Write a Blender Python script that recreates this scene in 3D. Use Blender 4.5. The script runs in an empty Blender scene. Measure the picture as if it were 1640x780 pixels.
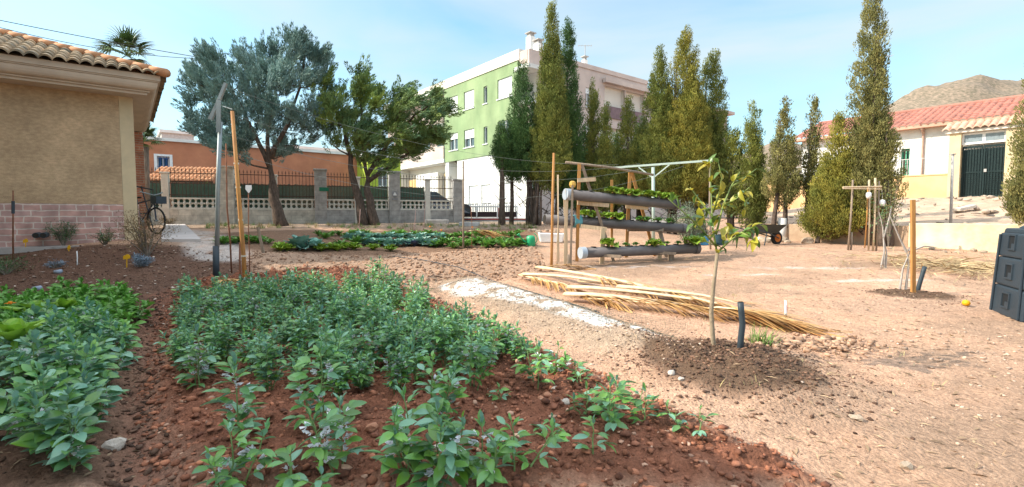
import bpy, math, random
import numpy as np
from mathutils import Vector, Matrix
R = math.radians
C = bpy.context.scene.collection
scene = bpy.context.scene
# ------------------------------------------------------------------ camera
FPX = 785.0; TH = math.atan(45 / FPX); CH = 1.2
cam_d = bpy.data.cameras.new('camera'); cam = bpy.data.objects.new('camera', cam_d); C.objects.link(cam)
cam.location = (0, 0, CH); cam.rotation_euler = (math.pi / 2 - TH, 0, 0)
cam_d.sensor_width = 36; cam_d.lens = 36 * FPX / 1640; cam_d.clip_end = 3000; cam_d.clip_start = 0.05
scene.camera = cam
# ------------------------------------------------------------------ light
SUN_EL = 36.0; SUN_AZ = 184.0     # direction towards the sun, degrees from +X counter clockwise
wd = bpy.data.worlds.new('World'); scene.world = wd; wd.use_nodes = True
nt = wd.node_tree; nt.nodes.clear()
wo = nt.nodes.new('ShaderNodeOutputWorld'); bg = nt.nodes.new('ShaderNodeBackground'); sky = nt.nodes.new('ShaderNodeTexSky')
sky.sky_type = 'NISHITA'; sky.sun_disc = False; sky.sun_elevation = R(SUN_EL); sky.sun_rotation = R(90 - SUN_AZ)
sky.air_density = 1.0; sky.dust_density = 1.2; sky.ozone_density = 1.0
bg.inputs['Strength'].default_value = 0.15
tc = nt.nodes.new('ShaderNodeTexCoord'); mp = nt.nodes.new('ShaderNodeMapping'); mp.inputs['Scale'].default_value = (1.0, 1.6, 4.5)
mp.inputs['Rotation'].default_value = (0, R(12), R(20))
nz = nt.nodes.new('ShaderNodeTexNoise'); nz.inputs['Scale'].default_value = 1.5; nz.inputs['Detail'].default_value = 8; nz.inputs['Distortion'].default_value = .5
cr = nt.nodes.new('ShaderNodeValToRGB'); cr.color_ramp.elements[0].position = .36; cr.color_ramp.elements[1].position = .66
cr.color_ramp.elements[0].color = (.12, .12, .12, 1); cr.color_ramp.elements[1].color = (.85, .85, .85, 1)
mx = nt.nodes.new('ShaderNodeMix'); mx.data_type = 'RGBA'
hs = nt.nodes.new('ShaderNodeMix'); hs.data_type = 'RGBA'; hs.blend_type = 'MULTIPLY'; hs.inputs[0].default_value = 1; hs.inputs[7].default_value = (.72, 1.0, .98, 1)
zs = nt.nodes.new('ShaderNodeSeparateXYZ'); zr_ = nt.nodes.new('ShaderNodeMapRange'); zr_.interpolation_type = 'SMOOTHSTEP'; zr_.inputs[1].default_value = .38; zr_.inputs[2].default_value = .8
zc = nt.nodes.new('ShaderNodeMix'); zc.data_type = 'RGBA'; zc.inputs[6].default_value = (2.55, 2.95, 3.1, 1); zc.inputs[7].default_value = (11.0, 11.2, 11.4, 1)  # bright cloud overhead, out of view, added to lift the shaded areas
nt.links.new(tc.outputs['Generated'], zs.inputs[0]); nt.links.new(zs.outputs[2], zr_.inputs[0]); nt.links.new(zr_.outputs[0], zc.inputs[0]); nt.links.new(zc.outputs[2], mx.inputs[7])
L = nt.links.new
L(tc.outputs['Generated'], mp.inputs[0]); L(mp.outputs[0], nz.inputs['Vector']); L(nz.outputs['Fac'], cr.inputs[0])
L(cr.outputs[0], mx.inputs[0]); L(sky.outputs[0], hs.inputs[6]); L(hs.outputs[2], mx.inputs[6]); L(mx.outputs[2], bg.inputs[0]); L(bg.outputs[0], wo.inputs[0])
sd = bpy.data.lights.new('sun', 'SUN'); sd.energy = 3.4; sd.angle = R(.5); sd.color = (1, .90, .76)
so = bpy.data.objects.new('sun', sd); C.objects.link(so)
sv = Vector((math.cos(R(SUN_EL)) * math.cos(R(SUN_AZ)), math.cos(R(SUN_EL)) * math.sin(R(SUN_AZ)), math.sin(R(SUN_EL))))
so.rotation_euler = sv.to_track_quat('Z', 'Y').to_euler(); so.location = (-20, -3, 25)
scene.view_settings.view_transform = 'Standard'; scene.view_settings.look = 'None'
scene.view_settings.exposure = 1.05; scene.view_settings.gamma = 1
# ------------------------------------------------------------------ layout maths
def sm(t): t = np.clip(t, 0, 1); return t * t * (3 - 2 * t)
_T1 = ([-50, 0, 5, 8, 9.8, 12.6, 15, 17, 20, 30, 60, 900], [0, 0, 0, .1, .2, .35, .62, .85, .87, 1.0, 1.1, 1.1])
_T2 = ([-50, 0, 5, 7, 10, 12, 15.7, 18, 25, 60, 900], [0, 0, 0, .05, .2, .36, .42, .45, 1.0, 1.1, 1.1])
def g0(x, y):
    w = sm((np.asarray(x) - 3) / 4)
    z = np.interp(y, *_T1) * (1 - w) + np.interp(y, *_T2) * w
    return z + .38 * sm((-np.asarray(x) - 3) / 4) * sm((np.asarray(y) - 7) / 4) * (1 - sm((np.asarray(y) - 12) / 5))
def ray(px, py):
    u = (px - 820) / FPX; v = (390 - py) / FPX
    return np.array([u, math.cos(TH) + v * math.sin(TH), -math.sin(TH) + v * math.cos(TH)])
def W(px, py, Y):
    d = ray(px, py); p = np.array([0, 0, CH]) + d * (Y / d[1]); return p
def G(px, py):
    d = ray(px, py); t = .5; st = .05
    while t < 300:
        p = np.array([0, 0, CH]) + d * t
        if p[2] <= g0(p[0], p[1]): break
        t += st * (1 + t * .05)
    return p
def _h(ix, iy, s):
    n = (ix * 374761393 + iy * 668265263 + s * 1274126177) & 0xffffffff
    n = ((n ^ (n >> 13)) * 1274126177) & 0xffffffff
    return ((n ^ (n >> 16)) & 0xffff) / 65535.0
def vnoise(x, y, s=0):
    x = np.asarray(x, float); y = np.asarray(y, float)
    ix = np.floor(x).astype(np.int64); iy = np.floor(y).astype(np.int64); fx = x - ix; fy = y - iy
    fx = fx * fx * (3 - 2 * fx); fy = fy * fy * (3 - 2 * fy)
    a = _h(ix, iy, s); b = _h(ix + 1, iy, s); c = _h(ix, iy + 1, s); d = _h(ix + 1, iy + 1, s)
    return (a * (1 - fx) + b * fx) * (1 - fy) + (c * (1 - fx) + d * fx) * fy - .5
def fbm(x, y, s=0, o=4):
    r = 0; a = 1
    for k in range(o): r = r + a * vnoise(x * 2 ** k, y * 2 ** k, s + k); a *= .5
    return r
def poly(pts): return np.array([G(*p)[:2] for p in pts])
def sdist(P, x, y):                       # signed distance (positive inside) to a polygon
    x = np.asarray(x, float); y = np.asarray(y, float); d = np.full(x.shape, 1e9); ins = np.zeros(x.shape, bool)
    n = len(P)
    for i in range(n):
        ax, ay = P[i]; bx, by = P[(i + 1) % n]; ex, ey = bx - ax, by - ay
        t = np.clip(((x - ax) * ex + (y - ay) * ey) / (ex * ex + ey * ey + 1e-12), 0, 1)
        d = np.minimum(d, np.hypot(x - ax - t * ex, y - ay - t * ey))
        c = ((ay > y) != (by > y)) & (x < (bx - ax) * (y - ay) / (by - ay + 1e-12) + ax); ins ^= c
    return np.where(ins, d, -d)
P_BED = poly([(285, 800), (255, 640), (270, 520), (300, 455), (560, 432), (690, 480), (880, 575), (1000, 640), (1130, 700), (1250, 750), (1340, 800)])
P_BEDL = poly([(-60, 800), (-60, 480), (90, 470), (225, 480), (225, 545), (190, 640), (150, 800)])
P_PATHM = poly([(150, 800), (190, 640), (225, 545), (240, 480), (300, 455), (270, 520), (255, 640), (285, 800)])
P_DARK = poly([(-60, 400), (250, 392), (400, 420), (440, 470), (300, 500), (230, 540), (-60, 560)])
P_RIDGE = poly([(690, 455), (780, 450), (930, 495), (1075, 545), (1090, 590), (960, 575), (760, 500)])
P_LIME = poly([(700, 460), (765, 460), (850, 484), (960, 515), (1055, 546), (1045, 556), (960, 545), (850, 508), (740, 479)])
P_MID = poly([(400, 405), (860, 392), (870, 440), (640, 460), (560, 434), (420, 450)])
P_VEG = poly([(345, 402), (420, 402), (860, 396), (860, 366), (500, 368), (345, 374)])
P_PALE = poly([(255, 368), (320, 368), (400, 400), (400, 425), (310, 422), (285, 395)])
M1 = G(1168, 598)[:2]; M2 = G(1462, 478)[:2]
def zone_h(x, y):                         # relief added on g0
    h = .012 * fbm(x * 3, y * 3, 3) + .014 * np.maximum(fbm(x * 2.1, y * 2.1, 14, 3), 0) + .02 * fbm(x * .9, y * .9, 9, 2)
    amp = np.where(y > 14, .3, 1)
    b = sm(sdist(P_BED, x, y) / .25 + .5); bl = sm(sdist(P_BEDL, x, y) / .25 + .5); pm_ = sm(sdist(P_PATHM, x, y) / .2 + .5)
    dk = sm(sdist(P_DARK, x, y) / .3 + .5); md = sm(sdist(P_MID, x, y) / .3 + .5)
    cl = np.abs(fbm(x * 7, y * 7, 21, 4)) * .10 + .022 * np.abs(fbm(x * 24, y * 24, 5, 2)) * 2
    h = h + amp * (b * (.03 + cl) + bl * (.05 + cl * .6) + pm_ * (-.02 + cl * .35) + dk * cl * .55 + md * (cl * .6))
    rg = sm(sdist(P_RIDGE, x, y) / .5 + .2); h = h + rg * (.13 + .03 * fbm(x * 7, y * 7, 55, 3))
    for m, rx, ry, hh in ((M1, .64, .72, .19), (M2, .7, .5, .1)):
        d = np.hypot((x - m[0]) / rx, (y - m[1]) / ry); d = d * (1 + .22 * fbm(x * 3, y * 3, 77, 2))
        h = h + hh * np.exp(-d * d * 1.1) * (1 + .35 * fbm(x * 12, y * 12, 8, 3)) - .05 * np.exp(-(d / .28) ** 2)
    rough = .012 * fbm(x * 13, y * 13, 31, 3) * np.where(y < 12, 1, 0)
    return h + rough
def gz(x, y): return float(g0(x, y) + zone_h(np.array([x]), np.array([y]))[0])
def GP(px, py):
    p = G(px, py); return np.array([p[0], p[1], gz(p[0], p[1])])
# ------------------------------------------------------------------ materials
MATS = {}
def pm(name, c1, c2=None, scale=8, rough=.8, bump=0, bscale=None, metal=0, detail=6, island=0, spec=.3, trans=0, alpha=None, stretch=None, objrand=0, big=0, bigs=.5):
    if name in MATS: return MATS[name]
    m = bpy.data.materials.new(name); m.use_nodes = True; n = m.node_tree; b = n.nodes['Principled BSDF']
    b.inputs['Roughness'].default_value = rough; b.inputs['Metallic'].default_value = metal; b.inputs['Specular IOR Level'].default_value = spec
    c2 = c2 or tuple(v * .75 for v in c1)
    t = n.nodes.new('ShaderNodeTexCoord'); src = t.outputs['Object']
    if stretch:
        q = n.nodes.new('ShaderNodeMapping'); q.inputs['Scale'].default_value = stretch; n.links.new(src, q.inputs[0]); src = q.outputs[0]
    z = n.nodes.new('ShaderNodeTexNoise'); z.inputs['Scale'].default_value = scale; z.inputs['Detail'].default_value = detail; z.inputs['Roughness'].default_value = .6
    n.links.new(src, z.inputs['Vector'])
    r = n.nodes.new('ShaderNodeValToRGB'); r.color_ramp.elements[0].position = .34; r.color_ramp.elements[1].position = .66
    r.color_ramp.elements[0].color = (*c2, 1); r.color_ramp.elements[1].color = (*c1, 1); n.links.new(z.outputs['Fac'], r.inputs[0]); out = r.outputs[0]
    if island or objrand:
        hv = n.nodes.new('ShaderNodeHueSaturation'); ge = n.nodes.new('ShaderNodeNewGeometry'); oi = n.nodes.new('ShaderNodeObjectInfo')
        mr = n.nodes.new('ShaderNodeMapRange'); mr.inputs[3].default_value = 1 - island; mr.inputs[4].default_value = 1 + island
        n.links.new(ge.outputs['Random Per Island'], mr.inputs[0])
        m2 = n.nodes.new('ShaderNodeMapRange'); m2.inputs[3].default_value = 1 - objrand; m2.inputs[4].default_value = 1 + objrand
        n.links.new(oi.outputs['Random'], m2.inputs[0])
        mu = n.nodes.new('ShaderNodeMath'); mu.operation = 'MULTIPLY'; n.links.new(mr.outputs[0], mu.inputs[0]); n.links.new(m2.outputs[0], mu.inputs[1])
        n.links.new(out, hv.inputs['Color']); n.links.new(mu.outputs[0], hv.inputs['Value']); out = hv.outputs[0]
    if big:
        zb = n.nodes.new('ShaderNodeTexNoise'); zb.inputs['Scale'].default_value = bigs; zb.inputs['Detail'].default_value = 10; zb.inputs['Roughness'].default_value = .65; n.links.new(t.outputs['Object'], zb.inputs['Vector'])
        rb_ = n.nodes.new('ShaderNodeMapRange'); rb_.inputs[1].default_value = .35; rb_.inputs[2].default_value = .65; rb_.inputs[3].default_value = 1 - big; rb_.inputs[4].default_value = 1 + big * .6; n.links.new(zb.outputs['Fac'], rb_.inputs[0])
        sc_ = n.nodes.new('ShaderNodeVectorMath'); sc_.operation = 'SCALE'; n.links.new(out, sc_.inputs[0]); n.links.new(rb_.outputs[0], sc_.inputs['Scale']); out = sc_.outputs[0]
    n.links.new(out, b.inputs['Base Color'])
    if bump:
        bz = n.nodes.new('ShaderNodeTexNoise'); bz.inputs['Scale'].default_value = bscale or scale * 4; bz.inputs['Detail'].default_value = 5
        n.links.new(src, bz.inputs['Vector']); bp = n.nodes.new('ShaderNodeBump'); bp.inputs['Strength'].default_value = bump; bp.inputs['Distance'].default_value = .02
        n.links.new(bz.outputs['Fac'], bp.inputs['Height']); n.links.new(bp.outputs[0], b.inputs['Normal'])
    if trans:
        tr = n.nodes.new('ShaderNodeBsdfTranslucent'); n.links.new(out, tr.inputs[0]); ms = n.nodes.new('ShaderNodeMixShader'); ms.inputs[0].default_value = trans
        o = n.nodes['Material Output']; n.links.new(b.outputs[0], ms.inputs[1]); n.links.new(tr.outputs[0], ms.inputs[2]); n.links.new(ms.outputs[0], o.inputs[0])
    MATS[name] = m; return m
# ------------------------------------------------------------------ object helpers
ORG = {}
def link(o): C.objects.link(o); return o
def tag(o, label=None, cat=None, group=None, kind=None):
    if label: o['label'] = label
    if cat: o['category'] = cat
    if group: o['group'] = group
    if kind: o['kind'] = kind
    return o
def thing(name, label, cat, loc=(0, 0, 0), rz=0, group=None):
    o = bpy.data.objects.new(name, None); o.empty_display_size = .1; link(o); o.location = tuple(loc); o.rotation_euler = (0, 0, rz)
    ORG[o.name] = np.array(loc, float) if rz == 0 else np.zeros(3)
    return tag(o, label, cat, group)
def npmesh(name, V, F, smooth=False):
    V = np.asarray(V, np.float32); me = bpy.data.meshes.new(name)
    if isinstance(F, np.ndarray):
        k = F.shape[1]; nf = len(F); me.vertices.add(len(V)); me.loops.add(nf * k); me.polygons.add(nf)
        me.vertices.foreach_set('co', V.ravel()); me.loops.foreach_set('vertex_index', F.ravel().astype(np.int32))
        me.polygons.foreach_set('loop_start', np.arange(0, nf * k, k, dtype=np.int32))
        me.update(calc_edges=True)
    else:
        me.from_pydata(V.tolist(), [], F); me.update()
    if smooth: me.polygons.foreach_set('use_smooth', [True] * len(me.polygons))
    return me
class MB:
    def __init__(s): s.v = []; s.f = []; s.n = 0
    def add(s, V, F):
        s.v.append(np.asarray(V, float).reshape(-1, 3)); s.f += [tuple(i + s.n for i in f) for f in F]; s.n += len(s.v[-1]); return s
    def box(s, x0, y0, z0, x1, y1, z1, b=0):
        V = [(x, y, z) for z in (z0, z1) for x, y in ((x0, y0), (x1, y0), (x1, y1), (x0, y1))]
        return s.add(V, [(3, 2, 1, 0), (4, 5, 6, 7), (0, 1, 5, 4), (1, 2, 6, 5), (2, 3, 7, 6), (3, 0, 4, 7)])
    def prism(s, base, top):               # two rings of equal length
        n = len(base); V = list(base) + list(top)
        return s.add(V, [tuple(range(n))[::-1], tuple(range(n, 2 * n))] + [(i, (i + 1) % n, n + (i + 1) % n, n + i) for i in range(n)])
    def tube(s, pts, rad, n=8, cap=True, flat=1.0, jit=0, rng=None):
        pts = [np.asarray(p, float) for p in pts]
        if not hasattr(rad, '__len__'): rad = [rad] * len(pts)
        V = []; ref = None
        for i, p in enumerate(pts):
            d = pts[min(i + 1, len(pts) - 1)] - pts[max(i - 1, 0)]; d /= (np.linalg.norm(d) + 1e-9)
            if ref is None: ref = np.array([0, 0, 1.]) if abs(d[2]) < .8 else np.array([1., 0, 0])
            u = np.cross(d, ref); u /= np.linalg.norm(u) + 1e-9; w = np.cross(u, d); ref = w
            for k in range(n):
                a = 2 * math.pi * (k + .5) / n; q = rad[i] * (1 + (rng.uniform(-jit, jit) if jit else 0))
                V.append(p + u * math.cos(a) * q + w * math.sin(a) * q * flat)
        F = [(i * n + k, i * n + (k + 1) % n, (i + 1) * n + (k + 1) % n, (i + 1) * n + k) for i in range(len(pts) - 1) for k in range(n)]
        if cap: F += [tuple(range(n))[::-1], tuple((len(pts) - 1) * n + k for k in range(n))]
        return s.add(V, F)
    def bar(s, p, q, w, h=None, ref=(0, 0, 1)):
        p = np.asarray(p, float); q = np.asarray(q, float); h = h or w; d = q - p; d /= np.linalg.norm(d); ref = np.array(ref, float)
        if abs(d @ ref) > .95: ref = np.array([0, 1., 0])
        u = np.cross(d, ref); u /= np.linalg.norm(u); t = np.cross(u, d)
        ring = lambda c: [c + u * a * w / 2 + t * b * h / 2 for a, b in ((-1, -1), (1, -1), (1, 1), (-1, 1))]
        return s.prism(ring(p), ring(q))
    def lathe(s, prof, c=(0, 0, 0), n=16):
        V = [(c[0] + r * math.cos(2 * math.pi * k / n), c[1] + r * math.sin(2 * math.pi * k / n), c[2] + z) for r, z in prof for k in range(n)]
        F = [(i * n + k, i * n + (k + 1) % n, (i + 1) * n + (k + 1) % n, (i + 1) * n + k) for i in range(len(prof) - 1) for k in range(n)]
        F += [tuple(range(n))[::-1], tuple((len(prof) - 1) * n + k for k in range(n))]
        return s.add(V, F)
    def build(s, name, mat, parent=None, smooth=False, bevel=0, loc=None):
        V = np.concatenate(s.v); o0 = np.zeros(3)
        if parent is not None: o0 = ORG.get(parent.name, np.zeros(3))
        elif loc is not None: o0 = np.array(loc, float)
        me = npmesh(name, V - o0, s.f); o = bpy.data.objects.new(name, me); link(o)
        if parent is None and loc is not None: o.location = tuple(loc)
        if parent is not None: o.parent = parent
        ORG[o.name] = o0; me.materials.append(mat)
        if smooth:
            me.polygons.foreach_set('use_smooth', [True] * len(me.polygons))
        if bevel:
            md = o.modifiers.new('bevel', 'BEVEL'); md.width = bevel; md.segments = 2; md.limit_method = 'ANGLE'
        return o
def np_obj(name, V, F, mat, parent=None, smooth=False, loc=None):
    o0 = ORG.get(parent.name, np.zeros(3)) if parent is not None else (np.array(loc, float) if loc is not None else np.zeros(3))
    me = npmesh(name, np.asarray(V) - o0, F, smooth); me.materials.append(mat); o = bpy.data.objects.new(name, me); link(o)
    if parent is not None: o.parent = parent
    elif loc is not None: o.location = tuple(loc)
    ORG[o.name] = o0; return o
def copy_tree(o, parent=None):
    c = o.copy(); C.objects.link(c)
    if parent is not None: c.parent = parent
    for ch in o.children: copy_tree(ch, c)
    return c
def place(o, loc, rz=0, sc=1, tilt=(0, 0)):
    o.location = tuple(loc); o.rotation_euler = (tilt[0], tilt[1], rz); o.scale = (sc, sc, sc) if not hasattr(sc, '__len__') else sc
    return o
def unit(v): return v / (np.linalg.norm(v, axis=-1, keepdims=True) + 1e-9)
def leaves(c, d, n, ln, wd):               # diamond leaves: centres, directions, normals, length and width arrays
    d = unit(d); s = unit(np.cross(d, n)); ln = np.asarray(ln)[:, None]; wd = np.asarray(wd)[:, None]
    nn = np.cross(s, d)
    V = np.stack([c, c + d * ln * .45 + s * wd * .5 + nn * ln * .06, c + d * ln, c + d * ln * .45 - s * wd * .5 + nn * ln * .06], 1).reshape(-1, 3)
    F = np.arange(len(V)).reshape(-1, 4); return V, F
def blades(pts, dirs, lens, wid, droop, up=(0, 0, 1), seg=4, rng=None):   # long strips that droop
    V = []; F = []
    for p, d, l in zip(pts, dirs, lens):
        d = np.array(d, float); d /= np.linalg.norm(d); b = len(V); s = np.cross(d, up); s /= np.linalg.norm(s) + 1e-9; q = np.array(p, float)
        for k in range(seg + 1):
            t = k / seg; w = wid * (1 - t) ** .6 * (.6 + .8 * min(t * 4, 1)) / 2 + .0008
            V += [q - s * w, q + s * w]; q = q + d * l / seg; d = d + np.array([0, 0, -droop / seg]); d /= np.linalg.norm(d)
        F += [(b + 2 * k, b + 2 * k + 1, b + 2 * k + 3, b + 2 * k + 2) for k in range(seg)]
    return np.array(V), np.array(F)
ICO = None
def ico():
    global ICO
    if ICO is None:
        p = (1 + 5 ** .5) / 2
        v = np.array([(-1, p, 0), (1, p, 0), (-1, -p, 0), (1, -p, 0), (0, -1, p), (0, 1, p), (0, -1, -p), (0, 1, -p), (p, 0, -1), (p, 0, 1), (-p, 0, -1), (-p, 0, 1)]) / math.hypot(1, p)
        f = np.array([(0, 11, 5), (0, 5, 1), (0, 1, 7), (0, 7, 10), (0, 10, 11), (1, 5, 9), (5, 11, 4), (11, 10, 2), (10, 7, 6), (7, 1, 8), (3, 9, 4), (3, 4, 2), (3, 2, 6), (3, 6, 8), (3, 8, 9), (4, 9, 5), (2, 4, 11), (6, 2, 10), (8, 6, 7), (9, 8, 1)])
        ICO = (v, f)
    return ICO
def rocks(P, size, rng, flat=.6):         # one mesh of many angular stones
    v, f = ico(); n = len(P); S = np.asarray(size)[:, None, None] * rng.uniform(.45, 1.4, (n, 1, 3)) * np.array([1, 1, flat])
    V = v[None] * rng.uniform(.55, 1.25, (n, 12, 1)) * S
    a = rng.uniform(0, 6.28, n); ca, sa = np.cos(a), np.sin(a); X = V[..., 0] * ca[:, None] - V[..., 1] * sa[:, None]; Y = V[..., 0] * sa[:, None] + V[..., 1] * ca[:, None]
    V = np.stack([X, Y, V[..., 2]], -1) + P[:, None]
    F = (f[None] + (np.arange(n) * 12)[:, None, None]).reshape(-1, 3); return V.reshape(-1, 3), F
def rock_mesh(seed, sub=2, flat=.7):       # one detailed stone
    import bmesh
    r = np.random.default_rng(seed); bm = bmesh.new(); bmesh.ops.create_icosphere(bm, subdivisions=sub, radius=1)
    V = np.array([v.co[:] for v in bm.verts]); F = [tuple(v.index for v in f.verts) for f in bm.faces]; bm.free()
    for k in range(9):                     # cut flat facets
        n = unit(r.normal(size=3)); o = r.uniform(.55, .85); d = V @ n; V = V - n * np.maximum(d - o, 0)[:, None]
    V = V * (1 + .06 * r.normal(size=(len(V), 1))) * [1, r.uniform(.7, 1), flat]
    return V, F
AX = np.array([math.sin(R(51.8)), math.cos(R(51.8))]); BX = np.array([-math.cos(R(51.8)), math.sin(R(51.8))]); GR = R(38.2)
# ================================================================== GROUND
def axis(a, b, lo, hi, d, g):
    v = list(np.arange(lo, hi, d)); x = hi; s = d
    while x < b: v.append(x); s *= g; x += s
    v.append(b); x = lo; s = d; l = []
    while x > a: s *= g; x -= s; l.append(x)
    return np.array(sorted(set([a] + [q for q in l if q > a] + v)))
xs = axis(-900, 900, -6.0, 6.0, .035, 1.07); ys = axis(-60, 900, 1.5, 8.0, .035, 1.035)
GX, GY = np.meshgrid(xs, ys)
near = (np.abs(GX) < 30) & (GY < 35)
GZ = g0(GX, GY) + np.where(near, zone_h(GX, GY), 0) - np.where((np.abs(GX) > 200) | (GY > 200), 0, 0)
nx, ny = len(xs), len(ys)
ii = np.arange(nx * ny).reshape(ny, nx)
F = np.stack([ii[:-1, :-1], ii[:-1, 1:], ii[1:, 1:], ii[1:, :-1]], -1).reshape(-1, 4)
gme = npmesh('ground', np.stack([GX, GY, GZ], -1).reshape(-1, 3), F, True)
def mixc(c, col, w): return c * (1 - w[..., None]) + np.array(col) * w[..., None]
x, y = GX, GY
jx = x + .12 * fbm(x * 2.2, y * 2.2, 61); jy = y + .12 * fbm(x * 2.2, y * 2.2, 62)
n1 = fbm(x * .8, y * .8, 40, 4); n2 = fbm(x * 4, y * 4, 41, 4)
col = np.zeros(x.shape + (3,)) + np.array([.555, .34, .225])
col = mixc(col, (.48, .31, .215), sm(n1 * 1.5 + .3)); col = mixc(col, (.60, .38, .26), sm(-n1 * 2 - .1))
n3 = fbm(x * .55 + 5, y * .8, 44, 5); col = mixc(col, (.36, .24, .165), sm(n3 * 2.6 + .1) * .75 * (y > 2)); col = mixc(col, (.36, .24, .165), sm(sdist(P_MID, jx, jy) / .6 + .5) * .75)
col = mixc(col, (.38, .30, .22), sm(sdist(P_RIDGE, jx, jy) / .3 + .3) * .7)
band = poly([(700, 372), (860, 372), (860, 350), (640, 350)])
col = mixc(col, (.30, .22, .16), sm(sdist(band, jx, jy) / 1 + .5) * .7)
far = sm((y - 15.8) / 1) * sm((-x) / 3 + .5); col = mixc(col, (.30, .24, .18), far * .6)
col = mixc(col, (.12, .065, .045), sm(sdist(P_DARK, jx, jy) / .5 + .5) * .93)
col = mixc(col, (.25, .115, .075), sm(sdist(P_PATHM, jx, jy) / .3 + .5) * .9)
bw = sm(sdist(P_BED, jx, jy) / .22 + .5)
col = mixc(col, (.27, .105, .06), bw * .95); col = mixc(col, (.12, .055, .035), bw * sm(n2 * 2.2 + .1) * .75)
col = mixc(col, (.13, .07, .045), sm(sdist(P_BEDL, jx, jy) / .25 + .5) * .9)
col = mixc(col, (.16, .09, .055), sm(sdist(P_VEG, jx, jy) / .4 + .5) * .8)
for m, rx, ry in ((M1, .60, .66), (M2, .55, .35)):
    d = np.hypot((jx - m[0]) / rx, (jy - m[1]) / ry); col = mixc(col, (.125, .078, .05), sm((1.15 - d) / .3) * .92)
col = mixc(col, (.55, .50, .46), sm(sdist(P_PALE, jx, jy) / .3 + .3) * sm(.9 + n2 * 1.5) * .75)
lime = sm(sdist(P_LIME, jx, jy) / .12 + .4) * sm((fbm(x * 9, y * 9, 90, 4) + .32) * 5); col = mixc(col, (.82, .80, .76), lime * .95)
for cx_, cy_, rx, ry in ((1010, 428, 1.3, .14), (1310, 430, 1.3, .18), (1400, 450, 1.0, .15), (1180, 440, .8, .1)):
    q = G(cx_, cy_)[:2]; d = np.hypot((jx - q[0]) / rx, (jy - q[1]) / ry); col = mixc(col, (.72, .66, .62), sm((1.2 - d) / .6) * .5 * sm(.6 + n2 * 2))
col = mixc(col, (.26, .26, .25), sm((y - 22.5) / .6) * sm((9 - x) / 2) * .9)
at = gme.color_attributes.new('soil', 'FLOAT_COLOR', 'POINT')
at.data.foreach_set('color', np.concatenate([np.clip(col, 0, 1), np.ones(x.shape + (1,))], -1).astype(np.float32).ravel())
ground = link(bpy.data.objects.new('ground', gme)); tag(ground, kind='structure')
m = bpy.data.materials.new('soil'); m.use_nodes = True; n = m.node_tree; b = n.nodes['Principled BSDF']; b.inputs['Roughness'].default_value = .95; b.inputs['Specular IOR Level'].default_value = .12
A = n.nodes.new('ShaderNodeAttribute'); A.attribute_name = 'soil'; T = n.nodes.new('ShaderNodeTexCoord')
def nz_(sc, det=6, ro=.6):
    q = n.nodes.new('ShaderNodeTexNoise'); q.inputs['Scale'].default_value = sc; q.inputs['Detail'].default_value = det; q.inputs['Roughness'].default_value = ro; n.links.new(T.outputs['Object'], q.inputs['Vector']); return q
def mr_(src, a, b_, c, d):
    q = n.nodes.new('ShaderNodeMapRange'); n.links.new(src, q.inputs[0])
    for i, v in enumerate((a, b_, c, d)): q.inputs[i + 1].default_value = v
    return q.outputs[0]
def mth(op, a, b_):
    q = n.nodes.new('ShaderNodeMath'); q.operation = op
    for i, v in enumerate((a, b_)):
        if hasattr(v, 'links'): n.links.new(v, q.inputs[i])
        else: q.inputs[i].default_value = v
    return q.outputs[0]
a1 = nz_(38, 8, .7); a2 = nz_(7, 6, .65); vo = n.nodes.new('ShaderNodeTexVoronoi'); vo.inputs['Scale'].default_value = 55; n.links.new(T.outputs['Object'], vo.inputs['Vector'])
vs = n.nodes.new('ShaderNodeSeparateColor'); n.links.new(vo.outputs['Color'], vs.inputs[0])
val = mth('MULTIPLY', mr_(a1.outputs['Fac'], .3, .7, .68, 1.3), mr_(a2.outputs['Fac'], .3, .7, .82, 1.16)); val = mth('MULTIPLY', val, mr_(vs.outputs[0], 0, 1, .88, 1.1))
mm = n.nodes.new('ShaderNodeVectorMath'); mm.operation = 'SCALE'; n.links.new(A.outputs['Color'], mm.inputs[0]); n.links.new(val, mm.inputs['Scale']); n.links.new(mm.outputs[0], b.inputs['Base Color'])
bp = n.nodes.new('ShaderNodeBump'); bp.inputs['Strength'].default_value = .9; bp.inputs['Distance'].default_value = .03
hsum = mth('ADD', a1.outputs['Fac'], mth('MULTIPLY', a2.outputs['Fac'], 1.2)); hsum = mth('SUBTRACT', hsum, mth('MULTIPLY', vo.outputs['Distance'], .5)); n.links.new(hsum, bp.inputs['Height']); n.links.new(bp.outputs[0], b.inputs['Normal'])
gme.materials.append(m)
# far hills
rg = np.random.default_rng(5)
hx = np.linspace(-900, 900, 240); hy = np.linspace(330, 880, 110); HX, HY = np.meshgrid(hx, hy)
az = HX / HY
def bump(a, w): return np.exp(-((az - a) / w) ** 2)
prof = np.interp(az, [-2, -.6, 0, .3, .45, .53, .62, .70, .75, .82, .89, .94, 1.0, 1.05, 1.15, 1.4, 2.5], [.03, .04, .05, .08, .125, .15, .15, .18, .222, .25, .272, .283, .277, .283, .29, .25, .1])
hz = prof * 520 / np.sqrt(1) * np.exp(-((HY - 520) / 120) ** 2) * (1 + .10 * fbm(HX / 60, HY / 60, 3, 5)) + 7 * fbm(HX / 24, HY / 24, 8, 5)
hz = hz - 6; ih = np.arange(HX.size).reshape(HX.shape)
FH = np.stack([ih[:-1, :-1], ih[:-1, 1:], ih[1:, 1:], ih[1:, :-1]], -1).reshape(-1, 4)
hm = pm('hill_scrub', (.31, .225, .165), (.12, .105, .07), scale=.35, rough=.95, bump=.8, bscale=.3, detail=14)
h = np_obj('hills', np.stack([HX, HY, hz], -1).reshape(-1, 3), FH, hm, smooth=True); tag(h, kind='structure')
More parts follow.
